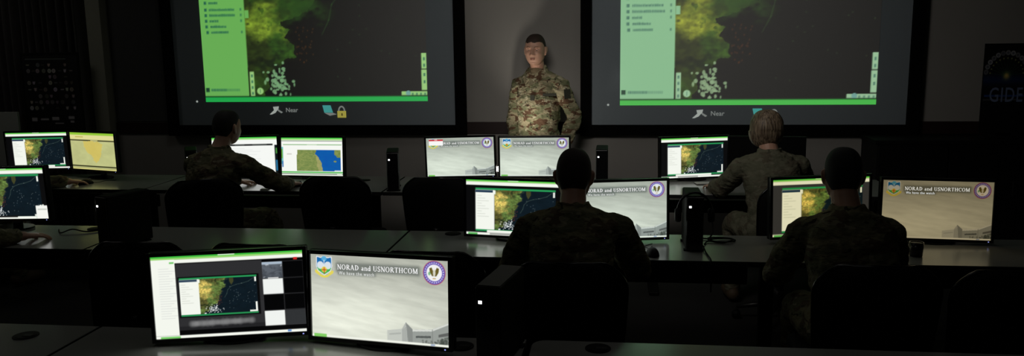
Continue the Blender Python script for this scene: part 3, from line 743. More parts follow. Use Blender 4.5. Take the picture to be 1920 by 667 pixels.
E_txt = emis('heading_white', (.95, .95, .95), 1.0); E_txtd = emis('heading_cream', (.72, .70, .62), 1.0); E_sub = emis('subtitle_white', (.78, .80, .78), .9)
HEAD, _k = serif_mesh('NORAD and USNORTHCOM', .590*RW, 'heading')
for v in HEAD.vertices: v.co.z *= .060*RH/_k
HEAD.materials.append(E_txt)
SUB = text_mesh('We have the watch', 'subtitle', width=.26*RW, height=.040*RH, spacing=1.25, weight=.015); SUB.materials.append(E_sub)
def m_housing():
    bm = bmesh.new(); b = .014
    box(bm, Vector((0, .019, 0)), (RW+2*b, .034, RH+2*b), 0, .005)
    box(bm, Vector((0, .046, -.01)), (RW*.62, .03, RH*.7), 0, .012)
    return bm
def m_bezel():
    bm = bmesh.new(); b = .014
    for c, s in (((-RW/2-b/2, 0, 0), (b, .016, RH+2*b)), ((RW/2+b/2, 0, 0), (b, .016, RH+2*b)), ((0, 0, RH/2+b/2), (RW, .016, b)), ((0, 0, -RH/2-b/2), (RW, .016, b))):
        box(bm, Vector(c), s, 0, .002)
    return bm
def mk(bm, name, m):
    me = bpy.data.meshes.new(name); bm.to_mesh(me); bm.free(); me.materials.append(m); return me
HOUS = mk(m_housing(), 'housing', M_black); BEZ = mk(m_bezel(), 'bezel', M_gloss)
def m_base():
    bm = bmesh.new(); cyl(bm, (0, .05, .005), .115, .010, 32); 
    for v in bm.verts: v.co.y = .05+(v.co.y-.05)*.72
    return bm
BASE = mk(m_base(), 'stand_base', M_gloss)
NECK = mk(bx((0, 0, 0), (.055, .022, .17), .006), 'stand_neck', M_gloss)
LED = mk(bx((RW/2-.012, -.0085, -RH/2-.007), (.005, .002, .004)), 'power_light', M_bled)
OFFP = mk(bx((0, .004, 0), (RW, .006, RH)), 'dark_panel', M_gloss)
POP = raster(pic_popup(), .21*RW, .155*RH, 'alert_box'); POP.materials.append(S_norm)
def child(name, me, parent, loc=(0, 0, 0), rot=None, mt=None):
    o = link(bpy.data.objects.new(name, me), parent); o.location = loc
    if rot: o.rotation_mode = 'YXZ'; o.rotation_euler = rot
    if mt is not None:
        o.material_slots[0].link = 'OBJECT'; o.material_slots[0].material = mt
    return o
def monitor(label, X, Y, Z, yaw, tilt, roll, pic, group, smat=None, head=False, popup=False, hm=None):
    t = thing('computer_monitor', label, 'monitor', (X, Y, ZD), yaw, group)
    dz = max(Z, .917)-ZD; R = (-tilt, -roll, 0)
    h = child('housing', HOUS, t, (0, 0, dz), R)
    child('bezel', BEZ, t, (0, 0, dz), R)
    if pic is None: child('screen', OFFP, t, (0, 0, dz), R)
    else:
        s = child('screen', pic, t, (0, 0, dz), R, smat)
        if head:
            o = child('heading', HEAD, s, (-RW/2+.20*RW, -.0006, RH/2-.170*RH), None, hm); o['label'] = 'white serif heading across the screen'
            child('subtitle', SUB, s, (-RW/2+.212*RW, -.0006, RH/2-.232*RH))
        if popup: child('alert_box', POP, s, (-RW/2+.145*RW, -.0012, RH/2-.115*RH))['label'] = 'red and white alert box'
    child('power_light', LED, t, (0, 0, dz), R)
    child('stand_base', BASE, t); child('stand_neck', NECK, t, (0, .078, .085))
    return t
MA, MB, MC = 'front row monitors', 'middle row monitors', 'near row monitors'
monitor('front row monitor at the far left showing a map beside the yellow one', -4.739, 6.29, .955, .05, .0, .014, P_map, MA, S_norm)
monitor('front row monitor with a pale yellow screen turned to the right', -4.166, 6.17, .965, -.34, .0, .011, P_yel, MA, S_yel)
monitor('front row monitor with a white page, half hidden by the seated man', -2.928, 6.266, .920, .066, .05, .014, P_doc, MA, S_norm)
monitor('front row monitor showing green land and a bright blue sea', -2.362, 6.237, .920, -.128, .085, .012, P_sat, MA, S_norm)
monitor('front row sky picture monitor with a red alert box over its crest', -1.183, 6.286, .911, .007, .02, .024, P_wall, MA, S_cool, True, True)
monitor('front row sky picture monitor right below the standing presenter', -.607, 6.30, .913, .06, -.03, 0, P_wall, MA, S_cool, True)
monitor('front row map monitor beside the blonde woman', .604, 6.30, .913, .30, .05, 0, P_map, MA, S_norm)
monitor('switched off front row monitor behind the blonde woman', 1.12, 6.27, .915, -.10, .03, 0, None, MA)
monitor('middle row map monitor cut by the left edge of the picture', -3.538, 4.38, .955, -.017, 0, .028, P_big, MB, S_norm)
monitor('middle row map monitor left of the central silhouetted man', -.529, 4.307, .918, -.15, .05, 0, P_map, MB, S_norm)
monitor('middle row sky picture monitor partly behind the central silhouetted man', .018, 4.29, .918, .204, .047, .002, P_wall, MB, S_cool, True)
monitor('middle row dim cream map monitor behind the right silhouetted man', 1.073, 4.40, .928, .251, .05, .005, P_mapg, MB, S_warm)
monitor('middle row sky picture monitor with a tan tint at the right', 1.645, 4.40, .916, -.041, .063, -.011, P_wall, MB, S_tan, True, hm=E_txtd)
monitor('near row monitor showing a video call with a shared map', -1.364, 2.72, .915, .205, .065, .017, P_call, MC, S_norm)
monitor('near row sky picture monitor, the largest in view', -.812, 2.707, .915, -.191, .083, .019, P_wall, MC, S_norm, True)

# ------------------------------------------------------------------ slim computer towers with a white light
def tower_mesh():
    bm = bmesh.new(); box(bm, Vector((0, 0, .1455)), (.086, .27, .275), 0, .005)
    return bm
TW = mk(tower_mesh(), 'case', M_black)
TF = mk(bx((0, -.1375, .1455), (.080, .007, .268), .002), 'front_panel', M_gloss)
TT = mk(bx((0, 0, .2842), (.076, .25, .002)), 'top_panel', M_grey)
TL_ = mk(bx((-.024, -.1416, .232), (.012, .002, .010)), 'power_light', M_led)
TFT = mk(bme(lambda bm: box(bm, Vector((0, -.1, .004)), (.10, .03, .008)), lambda bm: box(bm, Vector((0, .1, .004)), (.10, .03, .008))), 'foot', M_black)
def tower(label, X, Y, rz=0.0, z=ZD, top=False):
    t = thing('computer_tower', label, 'computer', (X, Y, z), rz, 'slim computers on the desks')
    child('case', TW, t); child('front_panel', TF, t); child('power_light', TL_, t); child('foot', TFT, t)
    child('top_panel', TT, t, mt=M_grey if top else M_black)
    return t
tower('slim black computer on the front desk left of the red alert monitor', -1.605, 5.86, .24)
tower('slim black computer on the front desk right of the presenter', -.085, 6.05, .0)
tower('slim black computer behind the seated man at left', -3.20, 5.92, .5)
tower('slim black computer at the far left by the grey board', -5.12, 5.95, .6)
tower('slim black computer on the middle desk with a headset hung over it', .405, 4.27, 0)
tower('slim black computer on the middle desk at left, turned to show its side', -2.62, 4.10, -.35)
tower('slim black computer at the right edge of the middle row', 2.23, 4.2, -.4)
tower('slim black computer right of the largest near monitor', -.375, 2.67, -.18, top=True)

# ------------------------------------------------------------------ chairs
def chair_parts(t):
    bm = bmesh.new()     # curved shell back
    n, mrows = 14, 12; F, B = [], []
    for j in range(mrows+1):
        v = j/mrows; z = .52+.41*v
        hw = .235*(1-.10*(1-v)**2); 
        if v > .72: hw -= .085*((v-.72)/.28)**2.4
        if v < .12: hw -= .03*((.12-v)/.12)**2
        rf, rb = [], []
        for i in range(n+1):
            u = -1+2*i/n; x = hw*u; y = -.245-.05*v+.055*u*u
            e = .022*(1-.5*abs(u)**6)*(1-.4*max(0, (v-.8)/.2))
            rf.append(bm.verts.new((x, y+e, z+.012*(1-u*u)*v))); rb.append(bm.verts.new((x, y-e, z+.012*(1-u*u)*v)))
        F.append(rf); B.append(rb)
    for j in range(mrows):
        for i in range(n):
            bm.faces.new((F[j][i+1], F[j][i], F[j+1][i], F[j+1][i+1])); bm.faces.new((B[j][i], B[j][i+1], B[j+1][i+1], B[j+1][i]))
        bm.faces.new((F[j][0], B[j][0], B[j+1][0], F[j+1][0])); bm.faces.new((B[j][n], F[j][n], F[j+1][n], B[j+1][n]))
    for i in range(n):
        bm.faces.new((F[0][i], F[0][i+1], B[0][i+1], B[0][i])); bm.faces.new((F[mrows][i+1], F[mrows][i], B[mrows][i], B[mrows][i+1]))
    obj('backrest', bm, M_chair, t, True)
    # glossy plastic rim following the back outline
    pts = []
    for j in range(mrows+1):
        v = j/mrows; hw = .235*(1-.10*(1-v)**2)
        if v > .72: hw -= .085*((v-.72)/.28)**2.4
        pts.append((hw+.002, -.245-.05*v+.05, .52+.41*v))
    rim = [(-x, y, z) for x, y, z in pts]+[(x, y-.05*(1-abs(x)/.15)*1.0, z+.012*(1-abs(x)/.15)) for x, y, z in ((-.10, -.245, .93), (0, -.245, .93), (.10, -.245, .93))]+list(reversed(pts))
    bm = bmesh.new(); tube(bm, spline(rim, 2), .008, 8); obj('back_rim', bm, M_gloss, t, True)
    bm = bmesh.new(); box(bm, Vector((0, .02, .455)), (.47, .46, .075), 0, .03); obj('seat', bm, M_chair, t, True)
    bm = bmesh.new(); tube(bm, spline([(0, -.06, .41), (0, -.24, .42), (0, -.31, .50), (0, -.318, .62)], 5), .017, 8); obj('back_bracket', bm, M_metal, t, True)
    obj('gas_post', bme(lambda b: cyl(b, (0, 0, .27), .022, .30, 14), lambda b: cyl(b, (0, 0, .17), .034, .12, 14)), M_metal, t, True)
    for k in range(5):
        a = 2*math.pi*k/5+.3; d = Vector((math.cos(a), math.sin(a), 0))
        bm = bmesh.new(); tube(bm, [d*.02+Vector((0, 0, .115)), d*.15+Vector((0, 0, .10)), d*.255+Vector((0, 0, .078))], [.022, .018, .013], 8)
        l = obj('base_arm', bm, M_metal, t, True)
        c = d*.255; o = Vector((-d.y, d.x, 0))
        bm = bmesh.new()
        for s in (-1, 1):
            M = Matrix.Translation(c+o*s*.014+Vector((0, 0, .0285))) @ o.to_track_quat('Z', 'Y').to_matrix().to_4x4()
            bmesh.ops.create_cone(bm, cap_ends=True, segments=14, radius1=.028, radius2=.028, depth=.016, matrix=M)
        cyl(bm, c+Vector((0, 0, .055)), .008, .03, 8)
        obj('caster', bm, M_black, l, True)
CH0 = None
def chair(label, x, y, rz, group):
    global CH0
    if CH0 is None:
        t = thing('office_chair', label, 'chair', (x, y, 0), rz, group); chair_parts(t); CH0 = t
    else:
        t = copy_tree(CH0); t.location = (x, y, 0); t.rotation_euler = (0, 0, rz); t['label'] = label; t['group'] = group
    return t
g1, g2 = 'empty office chairs', 'occupied office chairs'
chair('empty black office chair in front of the blue sea monitor', -1.83, 5.42, .05, g1)
chair('empty black office chair in front of the red alert monitor', -1.12, 5.42, -.03, g1)
chair('empty black office chair behind the left part of the video call monitor', -2.13, 3.62, .06, g1)
chair('empty black office chair whose round top shows over the video call monitor', -1.56, 3.62, -.04, g1)
chair('empty black office chair rising behind the largest sky picture monitor', -.76, 3.55, -.03, g1)
chair('empty black office chair in the right foreground with a thin gleam on its rim', 1.50, 3.42, .0, g1)

# ------------------------------------------------------------------ people
def caps(bm, pts, radii, n=14):
    """tapered limb with rounded ends"""
    pts = [Vector(p) for p in pts]; P, Rr = [], []
    d0 = (pts[1]-pts[0]).normalized(); d1 = (pts[-1]-pts[-2]).normalized()
    for a in (85, 55, 28): P.append(pts[0]-d0*radii[0]*math.sin(math.radians(a))); Rr.append(radii[0]*math.cos(math.radians(a)))
    for i in range(len(pts)):
        P.append(pts[i]); Rr.append(radii[i])
    for a in (28, 55, 85): P.append(pts[-1]+d1*radii[-1]*math.sin(math.radians(a))); Rr.append(radii[-1]*math.cos(math.radians(a)))
    tube(bm, P, Rr, n)
def smooth_path(pts, radii, k=5):
    P = spline(pts, k); R = []
    n = len(pts)-1
    for i in range(len(P)):
        f = min(i/k, n); a = min(int(f), n-1); R.append(radii[a]+(radii[a+1]-radii[a])*(f-a))
    return P, R
def torso(bm, secs, n=28, e=2.4):
    rings = []
    for i, (c, r, rx, ry) in enumerate(secs):
        c = Vector(c); d = (Vector(secs[min(i+1, len(secs)-1)][0])-Vector(secs[max(i-1, 0)][0])).normalized()
        r = Vector(r); r = (r-d*r.dot(d)).normalized(); f = d.cross(r).normalized()
        ring = []
        for k in range(n):
            t = 2*math.pi*k/n; ct, st = math.cos(t), math.sin(t)
            ring.append(c+r*rx*math.copysign(abs(ct)**(2/e), ct)+f*ry*math.copysign(abs(st)**(2/e), st))
        rings.append(ring)
    ring_loft(bm, rings)
def remesh(bm, voxel, smooth, name, disp=0.0, dscale=.1, factor=.5):
    bmesh.ops.recalc_face_normals(bm, faces=bm.faces)
    me = bpy.data.meshes.new('t'); bm.to_mesh(me); bm.free()
    o = bpy.data.objects.new('t', me); COL.objects.link(o)
    m = o.modifiers.new('r', 'REMESH'); m.mode = 'VOXEL'; m.voxel_size = voxel
    if smooth:
        s = o.modifiers.new('s', 'SMOOTH'); s.iterations = smooth; s.factor = factor
    if disp:
        for q, (sc, st) in enumerate(((dscale, disp), (dscale*.42, disp*.45))):
            tx = bpy.data.textures.new('folds', 'CLOUDS'); tx.noise_scale = sc; tx.noise_depth = 1
            d = o.modifiers.new('d%d' % q, 'DISPLACE'); d.texture = tx; d.strength = st; d.mid_level = .5; d.texture_coords = 'LOCAL'
    r = bpy.data.meshes.new_from_object(o.evaluated_get(bpy.context.evaluated_depsgraph_get())); r.name = name
    bpy.data.objects.remove(o); bpy.data.meshes.remove(me)
    r.polygons.foreach_set('use_smooth', [True]*len(r.polygons)); r.materials.clear()
    return r
def gb(p, c, s): return math.exp(-(((p[0]-c[0])/s[0])**2+((p[1]-c[1])/s[1])**2+((p[2]-c[2])/s[2])**2))
def head_verts(nu=72, nv=48):
    """local: x right, y forward, z up; centre between the ears, 0.24 tall"""
    V = []
    for j in range(nv+1):
        ph = -math.pi/2+math.pi*j/nv; row = []
        for i in range(nu):
            th = 2*math.pi*i/nu
            dx, dy, dz = math.cos(ph)*math.cos(th), math.cos(ph)*math.sin(th), math.sin(ph)
            q = (abs(dx)**2.5+abs(dy)**2.5+abs(dz)**2.5)**-.4; dx, dy, dz = dx*q, dy*q, dz*q; x, y, z = .077*dx, .096*dy-.008, .120*dz
            if z < 0:
                k = -z/.122
                x *= 1-.17*k**1.8 if dy > -.2 else 1-.32*k
                if dy > 0: y += .012*k*dy-(.030*k**3)*dy*.3
                else: y *= 1-.42*k**1.5
            if z > 0: x *= 1-.02*(z/.122)
            if dy > 0 and -.1 < z < .06: y -= .006*(1-abs(dx))*0
            if dy > 0:
                s = abs(x)
                q = (s, 0, z)
                y += .030*gb(q, (0, 0, -.027), (.0125, 1, .011))+.019*gb(q, (0, 0, -.008), (.0095, 1, .017))+.008*gb(q, (0, 0, .008), (.010, 1, .02))
                y += .012*gb(q, (.015, 0, -.031), (.007, 1, .007))                      # nostrils
                y += .0075*gb(q, (.028, 0, .027), (.024, 1, .008))                      # brow
                y -= .013*gb(q, (.032, 0, .010), (.015, 1, .010))                       # sockets
                y += .006*gb(q, (.045, 0, -.022), (.018, 1, .018))                      # cheekbones
                y += .008*gb(q, (0, 0, -.055), (.022, 1, .006))+.008*gb(q, (0, 0, -.068), (.018, 1, .006))  # lips
                y -= .002*gb(q, (0, 0, -.0615), (.024, 1, .0025))
                y -= .006*gb(q, (0, 0, -.082), (.025, 1, .007))
                y += .013*gb(q, (0, 0, -.102), (.024, 1, .014))                         # chin
            row.append((x, y, z))
        V.append(row)
    return V
def grid_sphere(bm, V, M):
    nv = len(V)-1; nu = len(V[0]); R = []
    for j in range(1, nv): R.append([bm.verts.new(M @ Vector(p)) for p in V[j]])
    b = bm.verts.new(M @ Vector(V[0][0])); t = bm.verts.new(M @ Vector(V[nv][0]))
    for a, c in zip(R, R[1:]):
        for i in range(nu): bm.faces.new((a[i], a[(i+1) % nu], c[(i+1) % nu], c[i]))
    for i in range(nu): bm.faces.new((b, R[0][(i+1) % nu], R[0][i])); bm.faces.new((t, R[-1][i], R[-1][(i+1) % nu]))
def ears(bm, M):
    for s in (-1, 1):
        for (c, sz, rr) in (((s*.083, -.012, -.004), (.008, .017, .031), .25), ((s*.088, -.020, .004), (.005, .012, .024), .45), ((s*.080, -.006, -.028), (.007, .010, .012), 0)):
            K = Matrix.Translation(c) @ Matrix.Rotation(s*rr, 4, 'Z') @ Matrix.Diagonal((*sz, 1))
            bmesh.ops.create_uvsphere(bm, u_segments=14, v_segments=10, radius=1.0, matrix=M @ K)
def hand(bm, wrist, d, nrm, side, curl=.5):
    """d points along the hand, nrm out of the back of the hand, side=+1 when the thumb leaves along +a"""
    d = Vector(d).normalized(); nrm = Vector(nrm); nrm = (nrm-d*nrm.dot(d)).normalized(); a = d.cross(nrm).normalized()*side
    w = Vector(wrist)
    caps(bm, [w-d*.02, w+d*.02], [.027, .026], 12)
    rings = []
    for k, (s, hw, ht) in enumerate(((.0, .026, .017), (.03, .036, .017), (.065, .042, .014), (.092, .040, .012))):
        rings.append([w+d*s+a*hw*math.cos(t)+nrm*ht*math.sin(t) for t in [2*math.pi*i/14 for i in range(14)]])
    ring_loft(bm, rings)
    for off, ln, r, sp in ((.031, .070, .0085, .16), (.0105, .079, .009, .05), (-.0105, .073, .0085, -.06), (-.031, .058, .0075, -.18)):
        p = w+d*.086+a*off; dr = (d+a*sp*.8).normalized(); q = [p-d*.012, p]; ang = 0
        for seg, f in ((.45, .25), (.31, .6), (.24, .6)):
            ang += curl*f; v = dr*math.cos(ang)-nrm*math.sin(ang); q.append(q[-1]+v*ln*seg)
        caps(bm, q, [r*1.05, r*1.05, r, r*.92, r*.8], 10)
    p = w+d*.022+a*.026
    caps(bm, [p, p+(d*.55+a*.8-nrm*.25).normalized()*.036, p+(d*.55+a*.8-nrm*.25).normalized()*.036+(d*.85+a*.35-nrm*.3).normalized()*.030, p+(d*.55+a*.8-nrm*.25).normalized()*.036+(d*.95+a*.1-nrm*.3).normalized()*.055], [.014, .012, .0105, .0085], 10)
def shifted(bm, base):
    bmesh.ops.translate(bm, verts=bm.verts, vec=(-base[0], -base[1], -base[2])); return bm
def V3(p): return Vector(p)
def person(label, base, heading, pelvis, waist, chest, c7, headc, face, sh, el, wr, hd, knees, ankles, cloth, hairkind, voxel=.006, curl=.5, pitch=0.0, hs=1.0, stand=False, slim=1.0, droll=0.0, ch=.026):
    """one continuous body with a jacket, trousers, boots and hair over it. sh/el/wr/hd = (left, right)"""
    t = thing('person', label, 'person', base)
    h = Vector((heading[0], heading[1], 0)).normalized(); r = Vector((h.y, -h.x, 0))
    shr = (V3(sh[1])-V3(sh[0])).normalized()
    P, W, C, N, H = map(V3, (pelvis, waist, chest, c7, headc))
    up = (N-C).normalized()
    fv = Vector((face[0], face[1], 0)).normalized(); rv = Vector((fv.y, -fv.x, 0))
    MH = Matrix((rv, fv, Vector((0, 0, 1)))).transposed().to_4x4(); MH = Matrix.Translation(H) @ MH @ Matrix.Rotation(pitch, 4, 'X') @ Matrix.Rotation(droll, 4, 'Y') @ Matrix.Scale(hs, 4)
    seat = P-Vector((0, 0, .10))
    hips = [P-r*.095, P+r*.095]
    def trunk(bm, g, top=True):
        S = [(seat-Vector((0, 0, .02)), r, .13*slim+g, .10+g), (P, r, .172*slim+g, .125+g), (P.lerp(W, .6), r, .158*slim+g, .115+g), (W, r, .150*slim+g, .108+g), (W.lerp(C, .5), (r+shr)/2, .163*slim+g, .115+g), (C, shr, .172*slim+g, .118+g), (C.lerp(N, .55), shr, .155*slim+g, .095+g)]
        if top: S += [(C.lerp(N, .85), shr, .095+g, .060+g*.7), (N+up*.015, shr, .060+g*.5, .056+g*.5)]
        torso(bm, S)
        for k in (0, 1):
            s = V3(sh[k]); q = 0 if g else -.012; caps(bm, [N.lerp(s, .12)-up*(.026 if g else .04), N.lerp(s, .6)-up*(.014 if g else .03), s], [.062+g*.6+q, .058+g*.7+q, .056+g], 14)
    def arm(bm, k, g, end):
        s, e, w = V3(sh[k]), V3(el[k]), V3(wr[k])
        w2 = e.lerp(w, end)
        p, q = smooth_path([s, s.lerp(e, .5), e, e.lerp(w2, .45), w2], [.055+g, .050+g, .043+g, .041+g, .029+g*.9], 4)
        caps(bm, p, q, 14)
    def leg(bm, k, g, foot):
        kn, an = V3(knees[k]), V3(ankles[k])
        p, q = smooth_path([hips[k], hips[k].lerp(kn, .5), kn, kn.lerp(an, .35), an], [.092+g, .082+g, .060+g, .058+g, .040+g], 4)
        caps(bm, p, q, 14)
        if foot:
            f = (h*1.0).normalized(); caps(bm, [an-f*.03-Vector((0, 0, .045)), an+f*.06-Vector((0, 0, .05)), an+f*.15-Vector((0, 0, .06))], [.038, .038, .030], 12)
    # ---- body
    bm = bmesh.new(); HV = head_verts()
    trunk(bm, 0); 
    for k in (0, 1):
        arm(bm, k, 0, 1.0); leg(bm, k, 0, True)
        d = V3(hd[k])-V3(wr[k]); n = Vector((0, 0, 1)) if not stand else (r if k else -r)
        hand(bm, wr[k], d, n, (1 if k == 0 else -1) if not stand else (1 if k == 0 else -1), curl)
    caps(bm, [N-up*.03, H+MH.to_3x3() @ Vector((0, -.025, -.055))], [.062, .056], 16)
    grid_sphere(bm, HV, MH); ears(bm, MH)
    me = remesh(shifted(bm, base), voxel, 3 if voxel < .004 else 2, 'body', factor=.4); me.materials.append(M_skin); child('body', me, t)
    # ---- hair
    bm = bmesh.new(); Q = []
    for row in HV:
        rr = []
        for p in row:
            x, y, z = p
            if hairkind == 'bob':
                ang = math.atan2(y, abs(x)+1e-6)
                if z > -.02: k = 1.22+.04*max(0, -y)/.1
                else: k = 1.22
                X, Y, Z = x*k*1.06, (y+.0)*k-.006, z*1.10
                if y > .045 and z < .05: X, Y, Z = x*.8, y*.7, z*.8
                elif z < 0:
                    q = min(1, -z/.122); X = (math.copysign(1, x)*abs(x)/max(1-.28*q**1.8, .4))*(1.38-.16*q*q); Y = (y/max(1-.42*q**1.5, .4) if y < 0 else y)*(1.22-.22*q*q)-.004; Z = z*.98
                st = .0018*math.sin(38*math.atan2(y, x)+6*z/.1)
                rr.append((X*(1+st/.09), Y*(1+st/.09), Z))
            else:
                lim = .062+.004*math.sin(9*x/.08) if y > .04 else (.014+.048*max(0, (y)/.04) if y > -.005 else (.012-.075*min(1, (-y-.005)/.05)))
                q = max(0, min(1, (z-lim)/.045)); k = (1.004+(.040 if hairkind != 'buzz' else .034)*q) if z > lim else max(.90, 1.004+(z-lim)*6)
                rr.append((x*k, y*k, z*k))
        Q.append(rr)
    grid_sphere(bm, Q, MH)
    me = bpy.data.meshes.new('hair'); shifted(bm, base).to_mesh(me); bm.free(); me.polygons.foreach_set('use_smooth', [True]*len(me.polygons))
    me.materials.append({'bob': M_blonde, 'buzz': M_hairb, 'dark': M_hairk, 'brown': M_hairb}[hairkind]); child('hair', me, t)
    # ---- jacket with collar
    bm = bmesh.new(); g = .018
    trunk(bm, g, False)
    for k in (0, 1): arm(bm, k, g, .90)
    cols = []
    cc = N+up*.004+h*.012
    for k in range(24):
        a = 2*math.pi*k/24; cols.append((cc+shr*.066*math.cos(a)+h*.074*math.sin(a)+Vector((0, 0, ch if math.sin(a) < .1 else ch-(.034+ch)*math.sin(a)))))
    for q, (zz, rr) in enumerate(((0, .020), (-.025, .026))):
        tube(bm, [c+Vector((0, 0, zz)) for c in cols]+[cols[0]+Vector((0, 0, zz))], rr*.62, 8)
    torso(bm, [(C.lerp(N, .5), shr, .165, .112), (C.lerp(N, .8), shr, .130, .098), (N-up*.006, shr, .090, .086)])
    me = remesh(shifted(bm, base), .0075, 3, 'jacket', .024, .085); me.materials.append(cloth); child('jacket', me, t)
    # ---- trousers and boots
    bm = bmesh.new()
    torso(bm, [(seat-Vector((0, 0, .03)), r, .14, .11), (P, r, .186*slim, .14), (P.lerp(W, .5), r, .172*slim, .13)])
    for k in (0, 1): leg(bm, k, .014, False)
    me = remesh(shifted(bm, base), .010, 3, 'trousers', .02, .09); me.materials.append(cloth); child('trousers', me, t)
    for k in (0, 1):
        bm = bmesh.new(); an = V3(ankles[k]); caps(bm, [an+Vector((0, 0, .10)), an, an-Vector((0, 0, .03))], [.055, .052, .048], 14)
        caps(bm, [an-h*.03-Vector((0, 0, .045)), an+h*.06-Vector((0, 0, .045)), an+h*.16-Vector((0, 0, .055))], [.045, .047, .038], 14)
        for v in bm.verts: v.co.z = max(v.co.z, .004)
        me = remesh(shifted(bm, base), .009, 2, 'boot'); me.materials.append(M_boot); child('boot', me, t)
    t['_mh'] = 0; del t['_mh']
    return t, MH
def near_plate(t, name, w, hgt, loc, nrm, base, m, up=(0, 0, 1), thick=.004, bev=.0015):
    """small cloth patch lying on the jacket"""
    n = Vector(nrm).normalized(); u = Vector(up); u = (u-n*u.dot(n)).normalized(); a = u.cross(n)
    M = Matrix((a, n, u)).transposed().to_4x4(); M.translation = Vector(loc)-Vector(base)
    bm = bx((0, 0, 0), (w, thick, hgt), bev); bmesh.ops.transform(bm, matrix=M, verts=bm.verts)
    return obj(name, bm, m, t)

# presenter standing between the screens, lit from below
b0 = (-.62, 6.80, 0)
pt, MH1 = person('standing man in camouflage uniform facing the room, face lit from below', b0, (-.40, -.92), (-.62, 6.83, .98), (-.62, 6.82, 1.10), (-.615, 6.80, 1.32), (-.62, 6.84, 1.545), (-.640, 6.79, 1.722), (-.15, -.985),
    [(-.430, 6.735, 1.435), (-.785, 6.90, 1.43)], [(-.318, 6.72, 1.180), (-.835, 6.90, 1.12)], [(-.405, 6.62, .945), (-.80, 6.78, .90)], [(-.46, 6.59, .86), (-.785, 6.73, .80)],
    [(-.53, 6.76, .53), (-.72, 6.80, .53)], [(-.52, 6.82, .10), (-.72, 6.86, .10)], M_camo, 'buzz', .0036, .6, -.05, hs=1.05, stand=True, ch=.040)
for s in (-1, 1):
    e = obj('eye', bme(lambda bm: bmesh.ops.create_uvsphere(bm, u_segments=16, v_segments=10, radius=.0115, matrix=Matrix.Translation(-Vector(b0)) @ MH1 @ Matrix.Translation((s*.031, .0690, .008)))), M_eye, pt, True)
    obj('iris', bme(lambda bm: bmesh.ops.create_uvsphere(bm, u_segments=12, v_segments=8, radius=.0055, matrix=Matrix.Translation(-Vector(b0)) @ MH1 @ Matrix.Translation((s*.031, .0758, .0045)))), M_iris, e, True)
    obj('eyelid', bme(lambda bm: bmesh.ops.create_uvsphere(bm, u_segments=16, v_segments=10, radius=1, matrix=Matrix.Translation(-Vector(b0)) @ MH1 @ Matrix.Translation((s*.031, .0690, .0125)) @ Matrix.Diagonal((.0155, .0135, .0095, 1)))), M_skin, e, True)
    obj('eyelid', bme(lambda bm: bmesh.ops.create_uvsphere(bm, u_segments=16, v_segments=10, radius=1, matrix=Matrix.Translation(-Vector(b0)) @ MH1 @ Matrix.Translation((s*.031, .0680, .0005)) @ Matrix.Diagonal((.0150, .0130, .0055, 1)))), M_skin, e, True)
    bm = bmesh.new(); tube(bm, [Vector(-Vector(b0)) + MH1 @ Vector((s*x_, y_, z_)) for x_, y_, z_ in ((.014, .0905, .0265), (.024, .0905, .0300), (.036, .0865, .0305), (.048, .0775, .0270))], [.0022, .003, .0028, .0016], 6)
    obj('eyebrow', bm, M_brow, pt, True)
lp = bmesh.new()
for zz, rz_, ww in ((-.0585, .0042, .021), (-.0648, .0052, .018)):
    bmesh.ops.create_uvsphere(lp, u_segments=16, v_segments=8, radius=1, matrix=Matrix.Translation(-Vector(b0)) @ MH1 @ Matrix.Translation((0, .0895, zz)) @ Matrix.Diagonal((ww, .0085, rz_, 1)))
obj('lips', lp, M_lip, pt, True)
us = bmesh.new(); caps(us, [(-.622+.62, 6.832-6.80, 1.46), (-.628+.62, 6.818-6.80, 1.535)], [.074, .068], 20); obj('undershirt', us, M_tan, pt, True)
# open collar flaps, front placket and slanted chest pockets
_h = Vector((-.40, -.92, 0)).normalized(); _rr = Vector((_h.y, -_h.x, 0)); _N = Vector((-.62, 6.84, 1.545)); _z = Vector((0, 0, 1))
def slab(name, pts, m, th=.006):
    bm = bmesh.new(); f = bm.faces.new([bm.verts.new(Vector(p)-Vector(b0)) for p in pts]); f.normal_update()
    if f.normal.dot(_h) < 0: f.normal_flip()
    n = f.normal.copy()
    r_ = bmesh.ops.extrude_face_region(bm, geom=[f]); bmesh.ops.translate(bm, verts=[v for v in r_['geom'] if isinstance(v, bmesh.types.BMVert)], vec=n*th)
    bmesh.ops.recalc_face_normals(bm, faces=bm.faces); bmesh.ops.bevel(bm, geom=bm.edges[:], offset=.0015, segments=1, affect='EDGES')
    return obj(name, bm, m, pt)
for s in (-1, 1):
    _o = _h*(.004 if s > 0 else .022)
    slab('collar_flap', [_o+q_ for q_ in (_N+_rr*s*.076+_h*.020+_z*.035, _N+_rr*s*.050+_h*.078+_z*.005, _N+_rr*s*.016+_h*.112-_z*.052, _N+_rr*s*.046+_h*.124-_z*.098, _N+_rr*s*.096+_h*.088-_z*.050, _N+_rr*s*.098+_h*.030+_z*.005)], M_camo)
    c = _N+_rr*s*.088+_h*(.148 if s > 0 else .160)-_z*.225; k = .052
    slab('pocket_flap', [c-_rr*s*k+_z*.012, c+_rr*s*k-_h*.016+_z*.036, c+_rr*s*k-_h*.016-_z*.004, c-_rr*s*k-_z*.030], M_camo, .005)
c = _N+_h*.166-_z*.26
slab('front_placket', [_N+_h*.142-_z*.105-_rr*.016, _N+_h*.142-_z*.105+_rr*.016, c+_rr*.018, c-_rr*.018], M_camo, .004)
